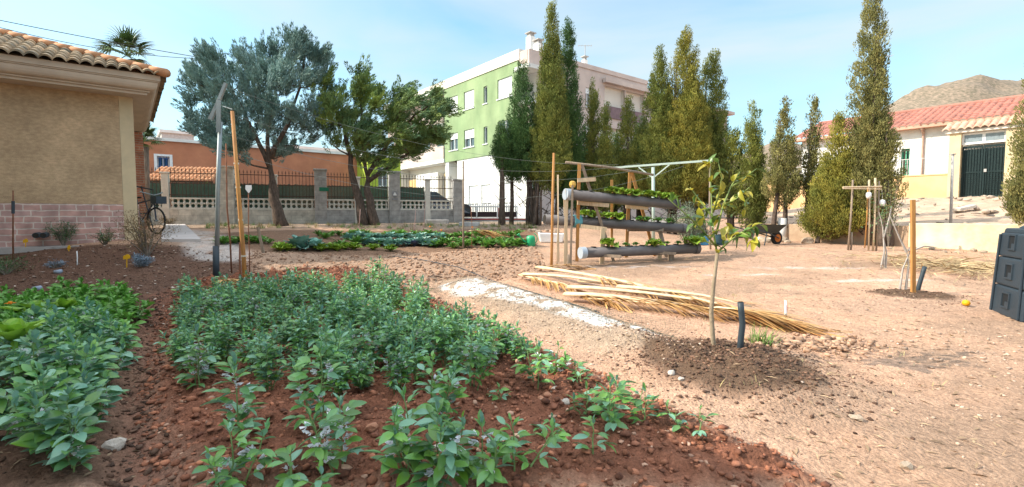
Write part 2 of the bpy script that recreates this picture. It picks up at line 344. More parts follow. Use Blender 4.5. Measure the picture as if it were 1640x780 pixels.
# ================================================================== BUILDING HELPERS
def wall_holes(mb, L, H, t, holes, z0=0, x0=0, axis='x', off=0):
    """wall slab from x0..L with rectangular openings; axis 'x' faces -y at y=off, axis 'y' faces -x at x=off"""
    us = sorted({x0, L} | {h[0] for h in holes} | {h[2] for h in holes}); zs = sorted({z0, H} | {h[1] for h in holes} | {h[3] for h in holes})
    V = {}; vs = []; fs = []
    for i in range(len(us) - 1):
        for j in range(len(zs) - 1):
            cu, cz = (us[i] + us[i + 1]) / 2, (zs[j] + zs[j + 1]) / 2
            inside = any(h[0] < cu < h[2] and h[1] < cz < h[3] for h in holes)
            if inside: continue
            b = len(vs); a0, a1, c0, c1 = us[i], us[i + 1], zs[j], zs[j + 1]
            vs += [(a0, 0, c0), (a1, 0, c0), (a1, 0, c1), (a0, 0, c1)]; fs.append((b, b + 1, b + 2, b + 3))
    for h in holes:
        b = len(vs); a0, c0, a1, c1 = h[:4]
        for d in (0, t): vs += [(a0, d, c0), (a1, d, c0), (a1, d, c1), (a0, d, c1)]
        fs += [(b, b + 1, b + 5, b + 4), (b + 1, b + 2, b + 6, b + 5), (b + 2, b + 3, b + 7, b + 6), (b + 3, b, b + 4, b + 7)]
    b = len(vs); vs += [(x0, 0, z0), (L, 0, z0), (L, 0, H), (x0, 0, H), (x0, t + .1, z0), (L, t + .1, z0), (L, t + .1, H), (x0, t + .1, H)]
    fs += [(b + 3, b + 2, b + 6, b + 7), (b, b + 3, b + 7, b + 4), (b + 1, b + 5, b + 6, b + 2)]
    vs = np.array(vs, float)
    if axis == 'x': vs[:, 1] += off
    else: vs = np.stack([vs[:, 1] + off, vs[:, 0], vs[:, 2]], 1)
    mb.add(vs, fs); return mb
def tr(axis, off, u, d, z): return (u, off + d, z) if axis == 'x' else (off + d, u, z)
def bx(mb, axis, off, u0, d0, z0, u1, d1, z1):
    a = tr(axis, off, u0, d0, z0); c = tr(axis, off, u1, d1, z1)
    return mb.box(min(a[0], c[0]), min(a[1], c[1]), z0, max(a[0], c[0]), max(a[1], c[1]), z1)
def window(parent, axis, off, u0, z0, u1, z1, fm, gm, shutter=0, sm_=None, t=.16, mull=1, sill=True, bars=None):
    f = MB(); w = .06
    for a in ((u0, t - .06, z0, u0 + w, t, z1), (u1 - w, t - .06, z0, u1, t, z1), (u0 + w, t - .06, z0, u1 - w, t, z0 + w), (u0 + w, t - .06, z1 - w, u1 - w, t, z1)): bx(f, axis, off, *a)
    if mull: c = (u0 + u1) / 2; bx(f, axis, off, c - .03, t - .055, z0 + w, c + .03, t - .003, z1 - w)
    win = f.build('window', fm, parent); g = MB(); bx(g, axis, off, u0 + .01, t + .002, z0 + .01, u1 - .01, t + .015, z1 - .01); g.build('pane', gm, win)
    if shutter:
        s = MB(); zb = z1 - (z1 - z0) * shutter; k = max(3, int((z1 - zb) / .06))
        for i in range(k):
            q = zb + (z1 - zb) * i / k; bx(s, axis, off, u0 + .02, t - .1 + .012, q, u1 - .02, t - .07, q + (z1 - zb) / k - .012)
        bx(s, axis, off, u0 + .02, t - .085, zb, u1 - .02, t - .0655, z1); s.build('shutter', sm_, win)
    if sill: s = MB(); bx(s, axis, off, u0 - .06, -.06, z0 - .06, u1 + .06, t - .07, z0 - .002); s.build('sill', fm, win)
    if bars:
        s = MB(); k = int((u1 - u0) / .12)
        for i in range(1, k): q = u0 + (u1 - u0) * i / k; bx(s, axis, off, q - .01, -.05, z0, q + .01, -.03, z1)
        for q in (z0 + .1, (z0 + z1) / 2, z1 - .1): bx(s, axis, off, u0, -.03, q - .012, u1, -.012, q + .012)
        s.build('window_bars', bars, win)
    return win
def tile_roof(name, mat, parent, o, ux, uy, slope, width, length, clampfn=lambda u: 1e9, per=.22, row=.36, amp=.09, seed=0, res=8, world=False):
    o = np.array(o, float); ux = np.array([*ux, 0.]); uy = np.array([*uy, 0.]); tn = math.tan(R(slope)); rg = np.random.default_rng(seed)
    nt_ = max(1, int(round(width / per))); per = width / nt_; us = np.linspace(0, width, nt_ * res + 1); rows = int(math.ceil(length / row)); mb = MB()
    prof = np.abs(np.sin(np.pi * us / per)) ** .75
    for j in range(rows):
        rr = rg.uniform(-.012, .012, nt_ + 1); V = []
        for vv, dz in ((j * row - .04, -.01), (j * row - .04, .03), (j * row + row * .5, .018), ((j + 1) * row, 0)):
            for i, u in enumerate(us):
                v = min(vv + (rr[i // res] * 1.5 if dz > .01 else 0), clampfn(u), length); V.append(o + ux * u + uy * v + np.array([0, 0, tn * v + amp * prof[i] + dz + rr[i // res]]))
        n_ = len(us); F = []
        for e in range(3):
            for i in range(n_ - 1):
                if (j + (0, 0, .5)[e]) * row < clampfn(us[i]): F.append((e * n_ + i, e * n_ + i + 1, (e + 1) * n_ + i + 1, (e + 1) * n_ + i))
        if F: mb.add(V, F)
    return mb.build(name, mat, parent, smooth=False)
# ---- materials of buildings
glass = pm('window_glass', (.05, .07, .08), (.04, .05, .06), rough=.08, spec=.9)
white = pm('white_paint', (.80, .79, .76), (.68, .66, .62), scale=1.2, rough=.7, bump=.15, bscale=30, big=.12, bigs=.7)
wframe = pm('white_frame', (.8, .8, .8), (.74, .74, .74), rough=.4)
stucco = pm('brown_stucco', (.64, .46, .28), (.47, .325, .195), scale=11, rough=.95, bump=.9, bscale=55, stretch=(1, 1, 2.0), big=.3, bigs=.8, detail=9)
corn = pm('cornice_plaster', (.58, .47, .36), (.48, .38, .29), scale=2, rough=.8, bump=.1)
quoin = pm('pale_plaster', (.66, .52, .32), (.52, .42, .27), scale=2, rough=.9, bump=.2)
tile_old = pm('old_tile', (.46, .32, .19), (.14, .12, .085), scale=2.2, rough=.9, bump=.4, bscale=25, detail=10, island=.2)
tile_red = pm('red_tile', (.46, .19, .14), (.32, .14, .105), scale=1.5, rough=.85, bump=.3)
tile_or = pm('orange_tile', (.58, .27, .13), (.40, .20, .10), scale=2, rough=.85)
def brick_mat(name, c1, c2, mo, sc, w, h, ms=.012, off=.5, axis='x', bump=.4):
    m = bpy.data.materials.new(name); m.use_nodes = True; n = m.node_tree; b = n.nodes['Principled BSDF']; b.inputs['Roughness'].default_value = .9; b.inputs['Specular IOR Level'].default_value = .2
    t = n.nodes.new('ShaderNodeTexCoord'); s = n.nodes.new('ShaderNodeSeparateXYZ'); n.links.new(t.outputs['Object'], s.inputs[0])
    c = n.nodes.new('ShaderNodeCombineXYZ'); ad = n.nodes.new('ShaderNodeMath'); n.links.new(s.outputs[0], ad.inputs[0]); n.links.new(s.outputs[1], ad.inputs[1])
    n.links.new(ad.outputs[0], c.inputs[0]); n.links.new(s.outputs[2], c.inputs[1])
    dn = n.nodes.new('ShaderNodeTexNoise'); dn.inputs['Scale'].default_value = 6; n.links.new(c.outputs[0], dn.inputs['Vector'])
    vm = n.nodes.new('ShaderNodeVectorMath'); vm.operation = 'MULTIPLY_ADD'; vm.inputs[1].default_value = (.045, .045, 0); n.links.new(dn.outputs['Color'], vm.inputs[0]); n.links.new(c.outputs[0], vm.inputs[2])
    k = n.nodes.new('ShaderNodeTexBrick'); k.inputs['Scale'].default_value = sc; k.inputs['Brick Width'].default_value = w; k.inputs['Row Height'].default_value = h; k.inputs['Mortar Size'].default_value = ms
    k.offset = off; k.squash = 1.6; k.squash_frequency = 3; k.inputs['Color1'].default_value = (*c1, 1); k.inputs['Color2'].default_value = (*c2, 1); k.inputs['Mortar'].default_value = (*mo, 1); k.inputs['Mortar Smooth'].default_value = .3
    n.links.new(vm.outputs[0], k.inputs['Vector']); z = n.nodes.new('ShaderNodeTexNoise'); z.inputs['Scale'].default_value = 5; z.inputs['Detail'].default_value = 8; n.links.new(t.outputs['Object'], z.inputs['Vector'])
    q = n.nodes.new('ShaderNodeMapRange'); q.inputs[1].default_value = .3; q.inputs[2].default_value = .7; q.inputs[3].default_value = .72; q.inputs[4].default_value = 1.25; n.links.new(z.outputs['Fac'], q.inputs[0])
    v = n.nodes.new('ShaderNodeVectorMath'); v.operation = 'SCALE'; n.links.new(k.outputs['Color'], v.inputs[0]); n.links.new(q.outputs[0], v.inputs['Scale']); n.links.new(v.outputs[0], b.inputs['Base Color'])
    bp = n.nodes.new('ShaderNodeBump'); bp.inputs['Strength'].default_value = bump; bp.inputs['Distance'].default_value = .02; bp.invert = True; n.links.new(k.outputs['Fac'], bp.inputs['Height']); n.links.new(bp.outputs[0], b.inputs['Normal'])
    return m
stone = brick_mat('pink_stone', (.52, .30, .25), (.44, .28, .25), (.60, .50, .43), 1, .27, .125)
redbrick = brick_mat('red_brick', (.50, .20, .12), (.42, .17, .11), (.45, .32, .24), 1, .24, .075)
block = brick_mat('grey_block', (.40, .38, .36), (.36, .35, .34), (.30, .29, .28), 1, .4, .2, ms=.008)
blockw = brick_mat('pale_block', (.60, .55, .47), (.55, .50, .43), (.45, .41, .36), 1, .4, .2, ms=.008)
# ================================================================== LEFT HOUSE
HC = np.array([-8.7, 11.0, 0.]); HC[2] = .45
house = thing('house', 'brown stucco house with pink stone plinth, moulded cornice and old barrel tiles', 'house', HC, GR)
H = 3.38                                       # wall top over HC.z
mb = MB(); mb.box(-4.4, 0, 1.0, -.0, .2, H); mb.build('wall', stucco, house)
mb = MB(); mb.box(-4.4, -.045, -.3, -.0, .2, .995); mb.build('stone_plinth', stone, house, bevel=.01)
mb = MB(); mb.box(.003, .0, -.3, .25, 5.4, H); mb.box(-4.4, .203, 0, .0, 5.4, H - .003); mb.build('side_wall', quoin, house)
mb = MB(); mb.box(.26, .005, -.3, .28, 5.0, 1.0); mb.build('side_plinth', stone, house)
mb = MB(); mb.box(.0, 5.41, -.3, .55, 6.1, H - .02); mb.build('brick_pillar', redbrick, house)
# cornice: stacked mouldings run round the corner
mb = MB()
def ring(o, z0, z1, o2=None):
    o2 = o if o2 is None else o2
    b_ = [(-4.4, -o, z0), (o, -o, z0), (o, 6.2, z0), (-4.4, 6.2, z0)]; t_ = [(-4.4, -o2, z1), (o2, -o2, z1), (o2, 6.2, z1), (-4.4, 6.2, z1)]; mb.prism(b_, t_)
ring(.50, H, H + .05); ring(.55, H + .053, H + .085)
for k in range(5): a = k / 4 * math.pi / 2; b2 = (k + 1) / 4 * math.pi / 2
for k in range(5):
    a0, a1 = k / 5 * math.pi / 2, (k + 1) / 5 * math.pi / 2
    ring(.57 + .12 * math.sin(a0), H + .088 + .17 * (1 - math.cos(a0)), H + .088 + .17 * (1 - math.cos(a1)) - .0005, .57 + .12 * math.sin(a1))
ring(.71, H + .262, H + .285); ring(.735, H + .288, H + .40)
mb.build('cornice', corn, house)
ez = H + .41; sl = 20
front = tile_roof('roof', tile_old, house, (.82, -.82, ez), (-1, 0), (0, 1), sl, 5.2, 3.6, lambda u: u, per=.20, row=.33, amp=.075, seed=3)
side = tile_roof('roof', tile_old, house, (.82, -.82, ez), (0, 1), (-1, 0), sl, 7.0, 3.6, lambda u: min(u, 7.2 - u), per=.20, row=.33, amp=.075, seed=4)
mb = MB()                                       # ridge caps on the hip
for k in range(13):
    p = np.array([.84, -.84, ez + .05]) + np.array([-1, 1, math.tan(R(sl))]) * .27 * k; q = p + np.array([-1, 1, math.tan(R(sl))]) * .30
    mb.tube([p, q], [.125, .10], n=10, flat=.75)
mb.build('hip_tiles', tile_or, house, smooth=True)
mb = MB(); mb.prism([(.7, -.7, ez - .004), (.7, 6.3, ez - .004), (-4.4, 6.3, ez - .004), (-4.4, -.7, ez - .004)], [(-2.8, 2.8, ez + 1.25), (-2.8, 2.9, ez + 1.25), (-4.4, 2.9, ez + 1.25), (-4.4, 2.8, ez + 1.25)]); mb.build('roof_deck', corn, house)
# taller wing beyond the frame (its shade falls over the beds)
wn = MB(); wall_holes(wn, -.003, 4.45, .2, [(-4.5, 1.2, -3.3, 2.5), (-8.5, 1.2, -7.3, 2.5)], z0=-.6, x0=-13, axis='y', off=0)
V = wn.v[-1]; V[:, 0] = -4.0 - V[:, 0]; wn.box(-11, -13, -.6, -4.25, -.003, 4.4); wn.box(-11.3, -13.3, 4.453, -3.7, .3, 4.6); wing = wn.build('wing_wall', stucco, house)
for y0 in (-4.5, -8.5):
    for z0 in (1.2,):
        f = MB(); f.box(-4.14, y0, z0, -4.10, y0 + 1.2, z0 + 1.3); w_ = f.build('window', glass, house)
        f = MB(); f.box(-4.10, y0, z0, -4.07, y0 + .07, z0 + 1.3); f.box(-4.10, y0 + 1.13, z0, -4.07, y0 + 1.2, z0 + 1.3); f.box(-4.10, y0 + .57, z0, -4.07, y0 + .63, z0 + 1.3); f.box(-4.10, y0, z0 + 1.23, -4.08, y0 + 1.2, z0 + 1.3); f.build('frame', wframe, w_)
tile_roof('wing_roof', tile_old, house, (-3.6, -13.3, 4.61), (0, 1), (-1, 0), 18, 13.6, 4, lambda u: min(u, 13.6 - u), per=.24, row=.4, amp=.085, seed=5)
# concrete apron along the house
mb = MB(); mb.box(-3.6, -.55, .0, .1, -.05, .12); o = mb.build('pavement', pm('concrete', (.42, .38, .35), (.33, .30, .28), scale=3, bump=.3), loc=(0, 0, 0)); o.location = tuple(HC); o.rotation_euler = (0, 0, GR); tag(o, kind='structure')
# path slab and gate sill beside the house
pa = [G(258, 388), G(322, 388), G(296, 362), G(262, 362)]
mb = MB(); mb.prism([p + [0, 0, -.1] for p in pa], [p + [0, 0, .07] for p in pa]); tag(mb.build('path', pm('path_concrete', (.56, .51, .48), (.46, .42, .40), scale=2.5, bump=.2)), kind='structure')
# ================================================================== FENCE
grey_pl = pm('pillar_block', (.44, .42, .40), (.36, .34, .33), scale=3, rough=.9, bump=.3)
iron = pm('rusty_iron', (.12, .07, .05), (.07, .05, .045), scale=10, rough=.7)
fwhite = pm('fence_white', (.72, .69, .62), (.58, .55, .49), scale=4, rough=.8, bump=.15)
reed = pm('green_reed', (.12, .21, .16), (.06, .11, .085), scale=6, rough=.8, stretch=(18, 18, 1))
f0 = np.array([-15.2, 17.1]); f1 = np.array([-2.45, 21.9]); fd = (f1 - f0) / np.linalg.norm(f1 - f0); fn = np.array([-fd[1], fd[0]])
def fpos(px):
    k = (px - 820) / FPX; t = (k * f0[1] - f0[0]) / (fd[0] - k * fd[1]); return f0 + fd * t
FR = math.atan2(fd[1], fd[0]); fz = .82
fence = thing('garden_fence', 'long boundary fence of grey block pillars, white balustrade and iron spear railing behind the conifers', 'fence', (f0[0], f0[1], fz), FR)
pxs = [170, 268, 367, 441, 515, 573, 632, 685, 733]; ts = [float((fpos(p) - f0) @ fd) for p in pxs]
for k, (p, t) in enumerate(zip(pxs, ts)):
    big = p in (367, 515, 632, 733); w = .23 if big else .11; hh = 2.17 if big else 1.9
    if p == 733: hh = 1.9
    mb = MB(); mb.box(t - w, -w, -.4, t + w, w, hh); mb.box(t - w - .03, -w - .03, hh + .002, t + w + .03, w + .03, hh + .07)
    q = mb.build('pillar', (blockw if p == 367 else block) if big else fwhite, fence, bevel=.01)
    if p == 515: s = MB(); s.box(t - .05, -w - .03, 1.35, t + .3, -w - .004, 1.5); s.build('plaque', pm('green_plaque', (.03, .2, .12)), q)
    if p == 632:
        s = MB(); ringp = [(t + .13 * math.cos(a), -w - .02, 1.28 + .13 * math.sin(a)) for a in np.linspace(0, 2 * math.pi, 20, endpoint=False)]; s.prism([(a, -w - .004, c) for a, _, c in ringp], ringp); sg = s.build('round_sign', pm('sign_grey', (.30, .30, .32)), q)
        s = MB(); s.prism([(t - .08, -w - .022, 1.22), (t + .08, -w - .022, 1.22), (t, -w - .022, 1.37)], [(t - .08, -w - .027, 1.22), (t + .08, -w - .027, 1.22), (t, -w - .027, 1.37)]); s.build('sign_mark', wframe, sg)
        s = MB(); s.box(t - .12, -w - .02, 1.03, t + .12, -w - .004, 1.1); s.build('sign_plate', pm('sign_grey', (.3, .3, .32)), q)
bal_prof = [(.05, 0), (.06, .02), (.035, .05), (.03, .07), (.06, .15), (.062, .18), (.03, .25), (.03, .28), (.05, .31), (.055, .34)]
for k in range(len(ts) - 1):
    wL = .23 if pxs[k] in (367, 515, 632, 733) else .11; wR = .23 if pxs[k + 1] in (367, 515, 632, 733) else .11
    a, b_ = ts[k] + wL, ts[k + 1] - wR
    mb = MB(); mb.box(a, -.1, -.4, b_, .1, .60); mb.build('base_wall', block if k > 3 else blockw, fence)
    mb = MB(); mb.box(a, -.09, .603, b_, .09, .67); mb.box(a, -.08, .985, b_, .08, 1.04)
    n_ = max(3, int((b_ - a) / .17))
    for i in range(n_):
        c = a + (b_ - a) * (i + .5) / n_; mb.lathe([(r, z * .93) for r, z in bal_prof], (c, 0, .672), 8)
        mb.lathe([(.03, 0), (.045, .03), (.03, .06)], (c + (b_ - a) / n_ / 2, 0, .80), 6) if i < n_ - 1 else None
    mb.build('balustrade', fwhite, fence)
    mb = MB(); n_ = max(4, int((b_ - a) / .115))
    for i in range(n_):
        c = a + (b_ - a) * (i + .5) / n_; mb.box(c - .008, -.008, 1.042, c + .008, .008, 2.02)
        mb.prism([(c - .02, -.01, 2.022), (c + .02, -.01, 2.022), (c + .02, .01, 2.022), (c - .02, .01, 2.022)], [(c - .002, -.002, 2.14), (c + .002, -.002, 2.14), (c + .002, .002, 2.14), (c - .002, .002, 2.14)])
    for z in (1.12, 1.55, 1.93): mb.box(a, -.014, z, b_, -.0085, z + .03)
    mb.build('railing', iron, fence)
    if k < 7:
        mb = MB(); rr = random.Random(k); u = a + .02
        while u < b_ - .03: w = .022; mb.box(u, .095, .62, u + w, .115 + rr.uniform(0, .012), 1.60 + rr.uniform(-.03, .03)); u += w + .003
        mb.build('reed_screen', reed, fence)
# ---- street behind the fence, level with it
mb = MB(); c = f0 + fn * 2.2; V = []
for t in np.linspace(-12, 34, 24):
    for d in (.8, 8.5): p = f0 + fd * t + fn * d; V.append((p[0], p[1], float(g0(*p)) + .03))
mb.add(V, [(2 * i, 2 * i + 2, 2 * i + 3, 2 * i + 1) for i in range(23)]); tag(mb.build('road', pm('asphalt', (.07, .07, .07), (.05, .05, .05), scale=20, bump=.3)), kind='structure')
# ---- sliding gate of the white building
gw = pm('gate_white', (.78, .76, .72), (.7, .68, .64)); gred = pm('red_iron', (.42, .08, .06), (.30, .06, .05))
gp0 = np.array([-2.9, 25.2]); gz0 = 1.0
gate = thing('sliding_gate', 'white ornate sliding gate on a red rail in front of the white ground floor', 'gate', (-2.9, 25.2, gz0 - .0), R(3))
mb = MB(); mb.box(0, -.03, .04, 3.2, .03, .1); mb.box(0, -.03, .62, 3.2, .03, .70)
for u in (0, 1.06, 2.12, 3.14): mb.box(u, -.028, .1, u + .06, .028, .62)
mb.build('frame', gw, gate); mb = MB()
for i in range(27): u = .06 + i * .115; mb.box(u, -.012, .40, u + .07, .012, .618); mb.prism([(u, -.01, .702), (u + .07, -.01, .702), (u + .07, .01, .702), (u, .01, .702)], [(u + .03, -.01, .86), (u + .04, -.01, .86), (u + .04, .01, .86), (u + .03, .01, .86)])
mb.build('ornament', gw, gate); mb = MB(); mb.box(.06, .0, .11, 3.14, .01, .39); mb.build('lower_panel', pm('dark_panel', (.05, .03, .03)), gate)
mb = MB(); mb.box(-1.2, -.05, -.05, 4.0, .05, .035); mb.box(.03, -.045, .1, .05, -.031, .6); mb.box(2.2, -.045, .1, 2.23, -.031, .6); mb.build('rail', gred, gate)
# ================================================================== APARTMENT BUILDING
AO = np.array([1.03, 30.0, 1.0]); K = lambda px: (px - 820) / FPX
apt = thing('apartment_building', 'four storey apartment block with a green side facade and pinkish front behind the cypresses', 'building', AO, GR)
def ub(px): k = K(px); return (AO[0] - k * AO[1]) / (-BX[0] + k * BX[1])     # along B
def ua(px): k = K(px); return (k * AO[1] - AO[0]) / (AX[0] - k * AX[1])      # along A
green = pm('green_render', (.30, .38, .205), (.21, .295, .15), scale=.7, rough=.9, bump=.1, stretch=(1, 1, .35), detail=9, big=.16, bigs=.6)
pinkr = pm('pink_render', (.62, .50, .44), (.52, .42, .38), scale=.8, rough=.9, bump=.1, big=.12)
cream = pm('cream_render', (.74, .68, .60), (.66, .60, .53), scale=.8, rough=.9)
purple = pm('purple_brick', (.24, .16, .17), (.18, .12, .13), scale=5, rough=.9)
shut = pm('white_shutter', (.80, .80, .80), (.75, .75, .75), rough=.5)
yel = pm('ochre_render', (.62, .44, .20), (.52, .37, .17), scale=2)
zg = 4.25; zt = 9.75; zr = 10.15
yg0, yg1 = ub(829), ub(713)
H1 = 7.75; H2 = 5.05
wins = []
for pxr, kind in (((797, 820), 'w'), ((775, 781), 'n'), ((744, 760), 'w'), ((721, 734), 'w')):
    u0, u1 = ub(pxr[1]), ub(pxr[0])
    for z in (H1, H2): wins.append((u0, z, u1, z + (1.25 if kind == 'w' else 1.15), kind))
mb = MB(); wall_holes(mb, yg1, zt, .16, wins, z0=zg, x0=yg0, axis='y', off=0); mb.build('green_wall', green, apt)
for i, (u0, z0, u1, z1, kd) in enumerate(wins):
    window(apt, 'y', 0, u0, z0, u1, z1, wframe, glass, shutter=(.95, 0, .95, 0, .92, .5, 1, .35)[i] if kd == 'w' else 0, sm_=shut, mull=kd == 'w')
# ground floor on the street side (white), set back bays and pilasters
gh = [(ub(822), .9, ub(801), 2.3), (ub(785), .9, ub(770), 2.3), (ub(765), .9, ub(750), 2.3)]
mb = MB(); wall_holes(mb, ub(738), zg - .003, .16, gh, z0=-.3, x0=0, axis='y', off=.05); mb.box(.27, .2, -.3, .6, ub(738), zg - .1); mb.build('ground_floor_wall', white, apt)
for u0, z0, u1, z1 in gh: window(apt, 'y', .05, u0, z0, u1, z1, wframe, glass, shutter=.9, sm_=shut, sill=False)
mb = MB(); a, b_ = ub(738), ub(640)
mb.box(.9, a, -.3, 1.1, b_ + 3, zg - .003); mb.build('recessed_wall', cream, apt)
mb = MB()
for p in (735, 716, 640): u = ub(p); mb.box(.05, u - .25, -.3, .88, u + .25, zg - .01)
mb.box(.1, ub(700), -.3, .87, ub(666), 3.6); mb.build('pilasters', white, apt)
mb = MB(); mb.box(.6, ub(712), -.3, .885, ub(702), 3.5); mb.box(.6, ub(660), -.3, .885, ub(646), 3.3); mb.build('ochre_doorway', yel, apt)
mb = MB(); mb.box(-.12, -.3, zg + .0, .3, yg0 - .003, zg + .25); mb.build('string_course', white, apt); mb = MB(); mb.box(-.1, yg1 + .003, zg, .9, b_ + 3, zg + .3); mb.build('string_course', white, apt)
# upper floors left of the green: balconies
mb = MB(); mb.box(.95, yg1 + .003, zg + .303, 1.1, b_ + 3, zt); mb.build('balcony_wall', pinkr, apt)
for z in (zg + .31, zg + 3.05):
    mb = MB(); mb.box(-.1, yg1 + .01, z + .003, .03, b_ + 2, z + .95); mb.build('balcony_parapet', pinkr, apt)
    mb = MB(); mb.box(-.12, yg1 + .01, z + 2.45, .94, b_ + 2, z + 2.70); mb.build('balcony_slab', white, apt)
    for u in (yg1 + 1.2, yg1 + 4.0): g = MB(); g.box(.9, u, z + .4, .947, u + 1.5, z + 2.3); g.build('balcony_door', glass, apt)
# parapet band and roof slab
mb = MB(); mb.box(-.06, yg0 - .2, zt + .003, .3, b_ + 3, zr + .25); mb.build('parapet', cream, apt)
# front (pink) facade on y=0, facing the garden obliquely
xa1 = ua(1033); xb = ua(1160); rec = [(ua(966), 7.2, ua(998), 9.1), (ua(1000), 7.2, ua(1028), 9.1), (ua(966), 4.4, ua(998), 6.3), (ua(1000), 4.4, ua(1028), 6.3)]
pw = [(ua(880), 7.6, ua(892), 8.8), (ua(936), 7.4, ua(944), 8.7), (ua(936), 4.9, ua(944), 6.2), (ua(958), 5.0, ua(965) - .05, 6.2)]
mb = MB(); wall_holes(mb, xa1, 9.9, .16, rec + pw, z0=-.3, x0=.9, axis='x', off=0); mb.build('front_wall', pinkr, apt)
for q in pw: window(apt, 'x', 0, *q, wframe, glass, shutter=.3, sm_=shut)
for x0, z0, x1, z1 in rec:
    mb = MB(); mb.box(x0, 1.4, z0 - .05, x1, 1.5, z1 + .05); mb.box(x0 - .05, .165, z0, x0 - .003, 1.45, z1); mb.box(x1 + .003, .165, z0, x1 + .05, 1.45, z1); mb.box(x0, .17, z1 + .003, x1, 1.39, z1 + .06); mb.box(x0, .17, z0 - .06, x1, 1.39, z0 - .003)
    q = mb.build('balcony', cream, apt); g = MB(); g.box(x0 + .3, 1.33, z0 + .02, x0 + 1.2, 1.397, z0 + 1.8); g.build('balcony_door', glass, q)
    g = MB(); g.box(x0, -.1, z0 - .25, x1, -.003, z0 + .55); g.build('balcony_parapet', purple, q)
mb = MB(); mb.box(.9, -.06, 9.903, xa1, .3, 10.2); mb.box(ua(962), -.35, 9.25, ua(1031), -.063, 9.55); mb.build('parapet', pinkr, apt)
mb = MB(); mb.box(xa1 + .003, .0, -.3, xb, 6, 9.1); mb.box(xa1 + .01, -.5, 9.103, xb + .4, 6, 9.35); mb.build('rear_block', pinkr, apt)
# recessed corner terrace between the green and the pink walls
mb = MB(); mb.box(.003, yg0 - .2, zg + .253, .899, yg0 - .003, 7.0); mb.build('corner_wall', pinkr, apt); mb = MB(); mb.box(.0, 0, zg + .26, .897, .16, 7.2); mb.build('corner_wall', pinkr, apt); mb = MB(); mb.box(-.0, .0, 9.25, .897, .16, 10.2); mb.box(-.02, .17, 9.5, .25, yg0 - .21, 10.2); mb.build('corner_wall', pinkr, apt)
mb = MB(); mb.box(-.3, -.3, 9.0, .85, yg0 - .01, 9.24); mb.build('corner_slab', white, apt); mb = MB(); mb.box(-.1, -.15, 7.003, .85, yg0 - .01, 7.19); mb.build('corner_slab', white, apt)
mb = MB(); mb.box(1.12, .3, -.3, xa1 - .01, b_ + 3, 9.89); mb.build('core_wall', cream, apt)
for i, (px, d, w, hh, wd) in enumerate(((790, 3.0, .45, 2.0, .45), (855, 2.0, .4, 1.0, .5), (945, 2.5, 1.6, .75, .9), (958, 1.5, .3, .95, .3))):
    # chimneys located on the roof
    yy = {790: (2.2, ub(790) - 1.2), 855: (1.6, 1.0), 945: (ua(945), 2.6), 958: (ua(958), 1.4)}[px]
    mb = MB(); mb.box(yy[0], yy[1], 9.8, yy[0] + w, yy[1] + wd, 10.15 + hh); c_ = mb.build('chimney', white, apt)
    mb = MB(); mb.box(yy[0] + .05, yy[1] + .05, 10.153 + hh, yy[0] + w - .05, yy[1] + wd - .05, 10.35 + hh); mb.box(yy[0] - .06, yy[1] - .06, 10.36 + hh, yy[0] + w + .06, yy[1] + wd + .06, 10.42 + hh); mb.build('chimney_cap', grey_pl, c_)
def antenna(px, py0, py1, Y, label, name='antenna', n=5):
    p = W(px, py1, Y); q = W(px, py0, Y); t = thing(name, label, 'antenna', p); mb = MB(); mb.tube([p, q], .025, 6); mb.build('mast', grey_pl, t)
    mb = MB(); mb.tube([q - [.5, 0, .05], q + [.5, 0, -.05]], .015, 5)
    for i in range(n): x_ = -.45 + .9 * i / (n - 1); mb.tube([q + [x_, -.2, -.05], q + [x_, .2, -.05]], .012, 4)
    mb.build('crossbar', grey_pl, t)
antenna(937, 72, 112, 36, 'thin television antenna on the roof of the pinkish apartment front')
antenna(1412, 88, 172, 25, 'tall thin antenna beside the big cypress over the red roof')
# ================================================================== HOUSES LEFT BEHIND THE FENCE
orange = pm('orange_render', (.58, .24, .13), (.46, .18, .10), scale=1, rough=.9, bump=.1, big=.15, bigs=.4)
oo = np.array([-16.9, 24.5, .9]); oh = thing('orange_house', 'long orange rendered house with a blue barred window behind the fence', 'house', oo, GR)
def uo(px): k = K(px); return (k * oo[1] - oo[0]) / (AX[0] - k * AX[1])
ow = [(uo(256), 2.2, uo(276), 3.2)]
mb = MB(); wall_holes(mb, uo(592), 3.95, .16, ow, z0=-.3, x0=-3, off=0); mb.box(-3, .17, 3.6, uo(592), 5, 3.94); mb.build('wall', orange, oh)
wf = window(oh, 'x', 0, *ow[0], wframe, pm('blue_glass', (.04, .12, .25), rough=.1), bars=pm('blue_bars', (.05, .10, .30)))
mb = MB(); u0, z0, u1, z1 = ow[0]
for q in ((u0 - .12, -.03, z0 - .1, u0 - .002, -.003, z1 + .1), (u1 + .002, -.03, z0 - .1, u1 + .12, -.003, z1 + .1), (u0, -.03, z1 + .002, u1, -.003, z1 + .1)): mb.box(*q)
mb.build('window_surround', wframe, wf)
mb = MB(); mb.box(-3, -.08, 3.953, uo(592) + .1, .3, 4.1); mb.build('coping', white, oh)
